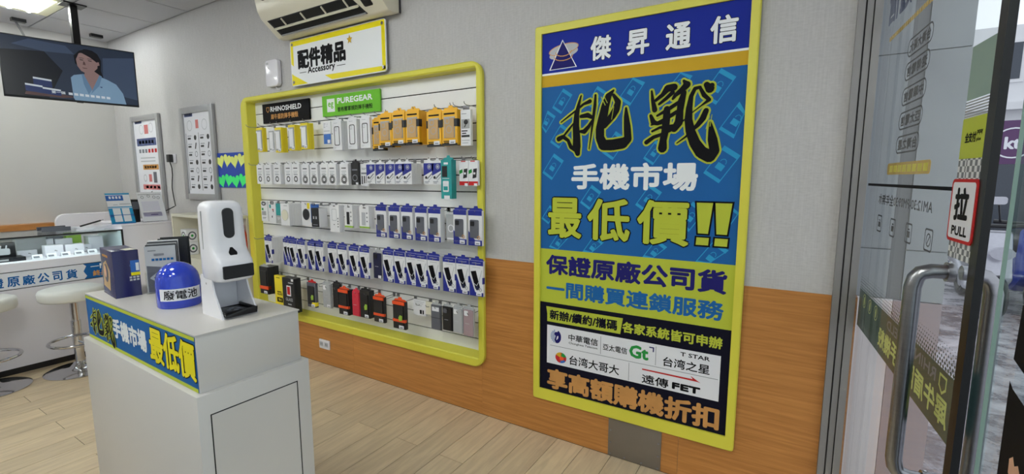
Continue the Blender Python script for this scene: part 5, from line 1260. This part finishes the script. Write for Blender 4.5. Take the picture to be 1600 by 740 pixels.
# hand sanitizer dispenser, front towards +x
DC = V((-1.607, .800, ZT)); DA = math.radians(-2)
dF, dS = V((math.cos(DA), math.sin(DA), 0)), V((-math.sin(DA), math.cos(DA), 0))
def dp(f, s_, z): return DC + dF*f + dS*s_ + V((0, 0, z))
ds = thing('sanitizer_dispenser', 'white automatic hand sanitizer dispenser with a black drip tray on the pedestal', 'dispenser', DC)
def sec(z, fb, ff, hw, r=5.0, n=32):
    out = []
    for k in range(n):
        a = 2*PI*k/n; c, s_ = math.cos(a), math.sin(a)
        x = (abs(c)**(2/r))*(1 if c >= 0 else -1); y = (abs(s_)**(2/r))*(1 if s_ >= 0 else -1)
        out.append(dp((fb+ff)/2 + x*(ff-fb)/2, y*hw, z))
    return out
m = MB()
m.loft([sec(z, fb, ff, hw, r) for z, fb, ff, hw, r in ((.118, -.046, .066, .049, 5), (.120, -.052, .074, .054, 5), (.128, -.056, .080, .058, 5), (.165, -.058, .081, .059, 5), (.182, -.058, .078, .059, 5), (.194, -.058, .066, .059, 5), (.208, -.058, .052, .0585, 5), (.225, -.058, .043, .058, 5), (.26, -.058, .038, .058, 5), (.33, -.057, .034, .057, 5), (.356, -.056, .031, .056, 5), (.368, -.050, .025, .052, 4), (.375, -.038, .014, .044, 3), (.377, -.026, .002, .03, 2.5))], 'white_plastic')
m.build('housing', ds, smooth=True, angle=60)
fz = lambda z: .034 + (.031-.034)*(z-.26)/.07
FD = Plane(dp(.038, 0, 0), dS)
m = MB(); m.prism(FD, rrect(-.0165, .256, .0165, .354, .0160, 8), -.012, .0008, 'black_plastic'); m.build('level_window', ds, smooth=True)
m = MB(); F2 = Plane(dp(.0485, 0, .213), dS, V((0, 0, 1)) - dF*.62)
m.flat(F2, [(0, .021)] + [(.013*math.sin(a), -.006-.013*math.cos(a)) for a in [2.3-k*4.6/12 for k in range(13)]], .0022, 'black_plastic'); m.build('drop_eye', ds)
F3 = Plane(dp(.0812, 0, 0), dS)
m = MB(); m.prism(F3, rrect(-.046, .130, .048, .172, .004), -.012, .0008, 'black_plastic'); m.build('display', ds)
m = MB(); m.box(tuple(dp(-.016, -.0592, .222)), tuple(dp(-.012, -.0570, .345)), 'pack_grey'); m.build('side_slit', ds)
# stand: two curved wings, a back plate and a base
cur = [(.074, 0), (.070, .012), (.050, .045), (.030, .078), (.020, .110), (.018, .135)]
m = MB()
for s_ in (-1, 1):
    P_ = Plane(DC + dS*(s_*.0535), dF)
    m.prism(P_, [(-.062, 0)] + cur + [(-.056, .135)], -.0025, .0025, 'white_plastic')
P_ = Plane(DC - dF*.050, dS); m.pbox(P_, -.05, 0, .05, .15, -.004, .004, 'white_plastic'); P_ = Plane(DC, dF, dS); m.pbox(P_, -.054, -.055, .070, .055, 0, .006, 'white_plastic')
m.build('stand', ds, smooth=True)
TRP = Plane(DC, dF, dS)
m = MB(); m.pbox(TRP, -.03, -.050, .080, .050, .008, .014, 'black_plastic'); m.pbox(TRP, .075, -.050, .082, .050, .004, .024, 'black_plastic')
for s_ in (-1, 1): m.pbox(TRP, -.03, s_*.0475-.0025, .082, s_*.0475+.0025, .014, .024, 'black_plastic')
m.build('drip_tray', ds, bevel=.0015)
for k in range(4):
    m = MB(); m.tube([dp(.03+.016*math.cos(k*PI/2), .016*math.sin(k*PI/2), .014), dp(.03+.016*math.cos(k*PI/2), .016*math.sin(k*PI/2), .018)], .007, 'case_grey', 10); m.build('drip_ring', ds)
m = MB(); m.tube([dp(-.02, -.052, .108), dp(-.02, -.056, .108)], .004, 'grey_metal', 8); m.build('screw', ds)

# ================================================================ COUNTER WITH SHOWCASE
CX = -5.02
ct = thing('showcase_counter', 'long white shop counter with a glass showcase top and a lettered front band', 'counter', (-5.25, .6, 0))
m = MB(); m.box((-5.55, -1.2, .055), (CX, 1.66, .86), 'counter_white'); m.build('body', ct, bevel=.003)
m = MB(); m.box((-5.53, -1.18, 0), (CX-.03, 1.64, .056), 'black_plastic'); m.build('kick_plate', ct)
CP = Plane((CX, 0, 0), (0, 1, 0))
m = MB(); m.pbox(CP, -1.2, .664, 1.372, .794, 0, .0016, 'white_print'); m.pbox(CP, 1.372, .664, 1.655, .794, 0, .0018, 'blue_text'); m.pbox(CP, -1.2, .792, 1.655, .797, 0, .003, 'pack_black'); m.pbox(CP, -1.2, .661, 1.655, .666, 0, .003, 'pack_black'); bd = m.build('front_band', ct)
m = MB()
for ch, u0, u1 in (('原', .930, .998), ('廠', 1.012, 1.082), ('公', 1.096, 1.164), ('司', 1.182, 1.240), ('貨', 1.262, 1.333), ('證', .845, .913), ('保', .760, .830)):
    m.text(ch, CP, u0, .683, u1, .760, .0022, 'blue_text', 0.0021)
for u in (.700,): m.flat(CP, [(u, .675), (u+.03, .675), (u+.02, .73), (u+.03, .785), (u, .785)], .0024, 'white_print')
m.flat(CP, [(1.372, .794), (1.392, .772), (1.372, .73), (1.392, .69), (1.372, .664), (1.36, .664), (1.36, .794)], .0022, 'white_print')
m.text('一間', CP, 1.42, .740, 1.53, .782, .0024, 'text_white', 0.0012); m.text('終身', CP, 1.43, .680, 1.53, .728, .0024, 'gold_text', 0.0018)
m.build('lettering', bd)
m = MB()
m.box((CX-.008, -1.2, .862), (CX, 1.655, 1.046), 'showcase_glass'); m.box((-5.55, -1.2, 1.046), (CX, 1.66, 1.054), 'showcase_glass'); m.box((-5.55, 1.652, .862), (CX, 1.66, 1.046), 'showcase_glass')
m.build('glass', ct)
m = MB(); m.box((CX-.001, -1.2, 1.045), (CX+.003, 1.662, 1.056), 'pack_black'); m.box((CX-.008, 1.652, .862), (CX+.003, 1.664, 1.056), 'pack_black'); m.build('edge_trim', ct)
m = MB(); m.box((CX-.040, -1.15, 1.0385), (CX-.015, 1.63, 1.0455), 'led_strip'); m.build('led_strip', ct)
m = MB(); m.box((CX-.042, -1.15, 1.0456), (CX-.008, 1.63, 1.0462), 'alu_frame'); m.box((CX-.0145, -1.15, 1.036), (CX-.0125, 1.63, 1.0456), 'alu_frame'); m.build('led_cover', ct)
ZS = .8605
SHP = Plane((-5.2, 0, 0), (0, 1, 0))
def carton(label, y0, y1, z0, z1, x0, x1, mm, deco=None, name='earphone_box', grp='boxes inside the glass showcase'):
    t = thing(name, label, 'box', ((x0+x1)/2, (y0+y1)/2, z0), grp)
    m = MB(); m.box((x0, y0, z0), (x1, y1, z1), mm); m.build('carton', t, bevel=.002)
    if deco:
        m = MB(); deco(m, Plane((x1, y0, z0), (0, 1, 0)), y1-y0, z1-z0); m.build('print', t)
def pods(m, P, w, h):
    m.prism(P, rrect(w*.28, h*.16, w*.76, h*.62, .012), 0, .0012, 'light_grey_print')
    for u in (.36, .60): m.line(P, [(w*u, h*.60), (w*u+.004, h*.80)], .008, .0014, 'light_grey_print')
def slip(m, P, w, h): m.rect(P, w*.05, h*.3, w*.55, h*.75, .001, 'pack_grey')
def dots(m, P, w, h): m.flat(P, ell(w*.55, h*.5, .006, .005), .001, 'pack_grey'); m.flat(P, ell(w*.62, h*.44, .004, .004), .001, 'pack_grey')
carton('black box with a white earbud picture standing at the left of the showcase', .905, 1.035, ZS+.031, ZS+.14, -5.28, -5.2, 'pack_black', pods)
carton('flat black box under the earbud box in the showcase', .86, 1.072, ZS, ZS+.030, -5.28, -5.13, 'pack_black', slip)
carton('flat white box with dots, left one of the front pair in the showcase', 1.205, 1.318, ZS, ZS+.088, -5.30, -5.22, 'counter_white', dots)
carton('flat white box with dots, right one of the front pair in the showcase', 1.330, 1.450, ZS, ZS+.082, -5.30, -5.22, 'counter_white', dots)
carton('grey box lying at the back of the showcase behind the earbud box', 1.08, 1.26, ZS, ZS+.15, -5.50, -5.40, 'pack_grey', slip)
carton('lime box at the back of the showcase', 1.40, 1.50, ZS, ZS+.16, -5.52, -5.44, 'leaf_green', None)
carton('dark box in the back row of the showcase beside the lime one', 1.28, 1.38, ZS, ZS+.14, -5.52, -5.44, 'case_grey', None)
carton('white stack of leaflets at the right end of the showcase', 1.53, 1.63, ZS, ZS+.12, -5.50, -5.38, 'counter_white', None, 'leaflet_stack')
for i_, (y0_, y1_, x0_, h_, l_) in enumerate(((1.08, 1.19, -5.36, .05, 'low white box behind the price cards, nearest the earbud box'), (1.20, 1.31, -5.42, .125, 'white box standing behind the left dotted box'), (1.32, 1.43, -5.41, .118, 'white box standing behind the right dotted box'), (1.455, 1.53, -5.33, .06, 'small white box right of the dotted pair'), (.62, .80, -5.30, .10, 'white box in the showcase left of the flat black box'))):
    carton(l_, y0_, y1_, ZS, ZS+h_, x0_-.05, x0_, 'counter_white', dots)
for k in range(6):
    t = thing('price_card', 'tilted white price card on the showcase floor, ' + ORD[k] + ' of the front row', 'card', (-5.12, 1.12+k*.085, ZS), 'price cards in the showcase')
    m = MB(); y = 1.10+k*.085; m.poly([(-5.10, y, ZS+.002), (-5.10, y+.06, ZS+.002), (-5.135, y+.065, ZS+.035), (-5.135, y+.005, ZS+.035)], 'white_print'); m.poly([(-5.135, y+.005, ZS+.035), (-5.135, y+.065, ZS+.035), (-5.15, y+.062, ZS+.001), (-5.15, y+.002, ZS+.001)], 'white_print'); m.build('card', t)
    m = MB(); m.poly([(-5.1075, y+.01, ZS+.011), (-5.1075, y+.045, ZS+.011), (-5.1215, y+.045, ZS+.0245), (-5.1215, y+.01, ZS+.0245)], 'grey_print'); m.build('print', t)

# higher end block of the counter, up to the wall shelf
hb = thing('counter_block', 'taller white counter block between the showcase and the wall shelf', 'counter', (-5.32, 1.86, 0))
m = MB(); m.box((-5.62, 1.668, 0), (-5.045, 2.060, 1.078), 'counter_white'); m.build('body', hb, bevel=.003)
m = MB(); m.box((-5.63, 1.664, 1.078), (-5.040, 2.064, 1.095), 'counter_white'); m.build('top', hb, bevel=.003)
ZB = 1.0953
def stand(label, y0, y1, h, fill):
    t = thing('display_stand', label, 'sign', (-5.12, (y0+y1)/2, ZB), 'acrylic sign stands on the counter block')
    P = Plane((-5.105, y0, ZB), (0, 1, 0), (-.36, 0, 1)); w = y1-y0
    m = MB(); m.pbox(P, 0, 0, w, h, -.004, 0, 'clear_plastic'); m.pbox(P, 0, 0, w, .006, -.0045, .014, 'clear_plastic'); m.build('holder', t)
    m = MB(); m.poly([(-5.115, y0+.02, ZB), (-5.115, y1-.02, ZB), (-5.33, y1-.02, ZB), (-5.33, y0+.02, ZB)], 'clear_plastic'); m.poly([(-5.33, y0+.02, ZB+.001), (-5.33, y1-.02, ZB+.001), (-5.21, y1-.02, ZB+h*.92), (-5.21, y0+.02, ZB+h*.92)], 'clear_plastic'); m.build('foot', t)
    m = MB(); m.pbox(P, .004, .006, w-.004, h-.003, .0004, .0012, 'white_print'); fill(m, P, w, h); m.build('sheet', t)
def sfill1(m, P, w, h):
    R = lambda a, b, c, d, mm, k=.0016: m.rect(P, w*a, h*b, w*c, h*d, k, mm)
    R(.02, .93, .98, .98, 'phone_line'); R(.02, .74, .70, .91, 'pack_midblue'); [R(.14+k*.13, .80, .22+k*.13, .88, 'white_print', .002) for k in range(4)]
    R(.50, .62, .94, .635, 'grey_print'); R(.25, .60, .42, .62, 'light_grey_print'); R(.02, .52, .98, .55, 'phone_line')
    R(.02, .02, .98, .50, 'phone_line'); R(.02, .22, .98, .30, 'pack_midblue'); R(.02, .0, .98, .06, 'pack_midblue')
    for a in (.18, .54):
        for b in (.07, .29): R(a, b, a+.30, b+.20, 'white_print', .002)
def sfill2(m, P, w, h):
    R = lambda a, b, c, d, mm, k=.0016: m.rect(P, w*a, h*b, w*c, h*d, k, mm)
    R(.03, .03, .97, .97, 'screen_white' if False else 'white_print'); R(.10, .18, .82, .32, 'lavender'); R(.38, .22, .66, .25, 'purple_ink', .002); R(.06, .9, .94, .93, 'grey_print')
    for k in range(8): R(.12, .66-k*.04, .80, .672-k*.04, 'lavender', .002)
    for a, b in ((.2, .82), (.45, .86), (.66, .82), (.82, .8)): m.ring(P, ell(w*a, h*b, .012, .014), ell(w*a, h*b, .008, .010), .002, 'grey_print')
mat('lavender', (176, 170, 204), 0.5, var=0.02); mat('purple_ink', (96, 84, 140), 0.5, var=0.02)
stand('blue and white payment sign stand with four blank white squares', 1.618, 1.800, .292, sfill1)
stand('pale lavender printed sign stand next to the blue one', 1.848, 2.052, .292, sfill2)
t = thing('card_terminal', 'black card terminal standing between the two sign stands', 'terminal', (-5.22, 1.825, ZB))
m = MB(); m.box((-5.26, 1.795, ZB), (-5.18, 1.862, ZB+.21), 'black_plastic'); m.build('body', t, bevel=.008)
m = MB(); m.rect(Plane((-5.18, 1.80, ZB), (0, 1, 0)), .006, .12, .056, .19, .001, 'case_grey'); m.build('screen', t)
t = thing('power_adapter', 'black power adapter on top of the wall shelf at the end of the cord', 'adapter', (-5.40, 2.16, 1.10))
t.location = (-5.36, 2.02, ZB); m = MB(); m.box((-5.42, 1.985, ZB), (-5.30, 2.055, ZB+.075), 'black_plastic'); m.build('body', t, bevel=.008)
m = MB(); m.tube([(-5.36, 2.055, ZB+.05), (-5.40, 2.12, ZB+.06), (-5.44, 2.20, ZB+.09), (-5.46, 2.262, 1.212)], .005, 'black_plastic', 6); m.build('cord', t)
t['label'] = 'black power adapter behind the lavender sign at the end of the wall cord'
# loose papers and a pen on the showcase top
t = thing('paper_pile', 'pile of white papers lying at the right end of the showcase top', 'papers', (-5.3, 1.52, 1.0542))
for k in range(4):
    m = MB(); a = .25*k-.3; c, s_ = math.cos(a), math.sin(a)
    pts = [(-5.30+x*c-y*s_, 1.53+x*s_+y*c) for x, y in ((-.12, -.09), (.12, -.09), (.12, .09), (-.12, .09))]
    m.prism(Plane((0, 0, 1.0542+k*.006), (1, 0, 0), (0, 1, 0)), pts, 0, .005, 'white_print'); m.build('sheet', t)
t = thing('pen_tray', 'dark wooden pen tray on the showcase beside the papers', 'tray', (-5.35, 1.34, 1.0542))
m = MB(); m.box((-5.44, 1.22, 1.0542), (-5.30, 1.40, 1.062), 'case_grey'); m.box((-5.44, 1.22, 1.062), (-5.43, 1.40, 1.09), 'case_grey'); m.box((-5.31, 1.22, 1.062), (-5.30, 1.40, 1.09), 'case_grey'); m.build('tray', t)
t = thing('pen', 'dark pen leaning out over the papers', 'pen', (-5.28, 1.50, 1.08)); m = MB(); m.tube([(-5.30, 1.46, 1.083), (-5.28, 1.60, 1.125)], .007, 'black_plastic', 8); m.build('barrel', t); m = MB(); m.tube([(-5.28, 1.60, 1.125), (-5.277, 1.62, 1.131)], .004, 'chrome', 8); m.build('tip', t)
# back shelf along the left wall and a chair behind the counter
t = thing('wall_ledge', 'long brown wooden ledge on the left wall behind the counter', 'ledge', (-6.75, .4, .97))
m = MB(); m.box((XL+.0005, -1.2, .972), (-6.66, 1.655, 1.030), 'wainscot_wood'); m.build('board', t)
m = MB(); m.box((XL+.0005, -1.2, .0), (-6.70, 1.60, .972), 'white_laminate'); m.build('cabinet', t)
t = thing('desk_chair', 'white rounded chair back showing behind the counter under the television', 'chair', (-6.35, 1.92, 0))
P = Plane((-6.42, 1.92, 0), (0, 1, 0))
m = MB(); m.prism(P, rrect(-.34, .62, .34, 1.135, .08), -.03, .03, 'white_plastic'); m.build('backrest', t, bevel=.012)
m = MB(); m.box((-6.40, 1.62, .44), (-5.98, 2.22, .52), 'white_plastic'); m.build('seat', t, bevel=.02)
m = MB(); m.tube([(-6.19, 1.92, .05), (-6.19, 1.92, .45)], .03, 'chrome', 12); m.build('post', t)
m = MB(); m.lathe((-6.19, 1.92, 0), [(.24, 0), (.24, .02), (.05, .05)], 'chrome', 24); m.build('base', t, smooth=True)
m = MB(); m.tube([(-6.38, 1.92, .46), (-6.46, 1.92, .5), (-6.46, 1.92, .7)], .025, 'grey_metal', 8); m.build('back_bar', t)

# white wall shelf unit left of the display
su_ = thing('shelf_unit', 'open cream white shelf unit against the wall left of the yellow display', 'shelf', (-4.57, 2.15, 0))
SX0, SX1, SY0, SY1 = -4.99, -4.145, 2.03, 2.294
m = MB(); m.box((SX0, SY0, 1.145), (SX1, SY1, 1.170), 'cream_board'); m.build('top', su_, bevel=.002)
m = MB(); m.box((SX0, SY0, 0), (SX0+.02, SY1, 1.145), 'cream_board'); m.build('side_panel', su_)
m = MB(); m.box((SX0+.02, SY1-.012, 0), (SX1, SY1, 1.145), 'cream_board'); m.build('back_panel', su_)
m = MB(); m.box((SX0+.02, SY0, .755), (SX1, SY1-.012, .780), 'cream_board'); m.build('shelf', su_)
m = MB(); m.box((SX0+.02, SY0+.005, 0), (SX1, SY1-.012, .755), 'cream_board'); m.build('lower_cabinet', su_)
m = MB(); m.box((SX1-.012, SY1-.03, .78), (SX1, SY1-.012, 1.145), 'cream_board'); m.build('back_post', su_)
ZC = .7802
for k, l in enumerate(('lower of two stacked white rolls printed with rings on the wall shelf', 'upper of two stacked white rolls printed with rings on the wall shelf')):
    t = thing('bulb_box', l, 'box', (-4.92, 2.14, ZC+k*.12), 'boxes on the wall shelf')
    m = MB(); m.box((-4.955, 2.08, ZC+k*.121), (-4.845, 2.18, ZC+.12+k*.121), 'pack_white'); m.build('carton', t, bevel=.006)
    P = Plane((-4.955, 2.08, ZC+k*.121), (1, 0, 0)); m = MB(); m.ring(P, ell(.06, .06, .04, .04), ell(.06, .06, .028, .028), .001, 'case_grey'); m.flat(P, ell(.06, .06, .012, .012), .001, 'green_print'); m.build('print', t)
    P = Plane((-4.845, 2.08, ZC+k*.121), (0, 1, 0)); m = MB(); m.ring(P, ell(.05, .06, .036, .04), ell(.05, .06, .025, .028), .001, 'case_grey'); m.flat(P, ell(.05, .06, .011, .012), .001, 'green_print'); m.build('print', t)
t = thing('orange_flask', 'orange red bottle shaped pack at the right end of the wall shelf', 'bottle', (-4.192, 2.236, ZC))
m = MB(); m.lathe((-4.192, 2.236, ZC), [(.040, 0), (.044, .01), (.044, .19), (.040, .235), (.030, .262), (.026, .275)], 'orange_red', 20); m.build('bottle', t, smooth=True)
m = MB(); m.lathe((-4.192, 2.236, ZC+.275), [(.028, 0), (.028, .03), (.001, .032)], 'case_red', 16); m.build('cap', t, smooth=True)

# bar stools in front of the counter
def stool(label, c):
    t = thing('bar_stool', label, 'stool', (c[0], c[1], 0), 'bar stools at the counter')
    c = V((c[0], c[1], 0))
    m = MB(); m.lathe(c, [(.215, 0), (.218, .006), (.20, .014), (.12, .022), (.065, .035), (.045, .06), (.034, .075)], 'chrome', 40); m.build('base', t, smooth=True, angle=60)
    m = MB(); m.lathe(c, [(.030, .06), (.030, .40)], 'chrome', 18); m.lathe(c, [(.024, .40), (.024, .58)], 'chrome', 18); m.build('column', t, smooth=True)
    m = MB(); m.tube([c + V((.175*math.cos(2*PI*k/32)+.03, .175*math.sin(2*PI*k/32), .245)) for k in range(32)], .011, 'chrome', 8, closed=True); 
    m.tube([c + V((.03, 0, .235)), c + V((.20, 0, .245))], .009, 'chrome', 8); m.tube([c + V((-.02, .0, .235)), c + V((-.14, .0, .245))], .009, 'chrome', 8); m.build('footrest', t, smooth=True)
    m = MB(); m.lathe(c, [(.16, .57), (.185, .575), (.196, .59), (.198, .635), (.190, .655), (.165, .664), (.001, .667)], 'seat_white', 40); m.build('seat', t, smooth=True, angle=60)
stool('white seated chrome bar stool in front of the counter, half behind the pedestal', (-4.74, 1.215))
stool('white seated chrome bar stool cut off at the left edge of the picture', (-4.815, .735))
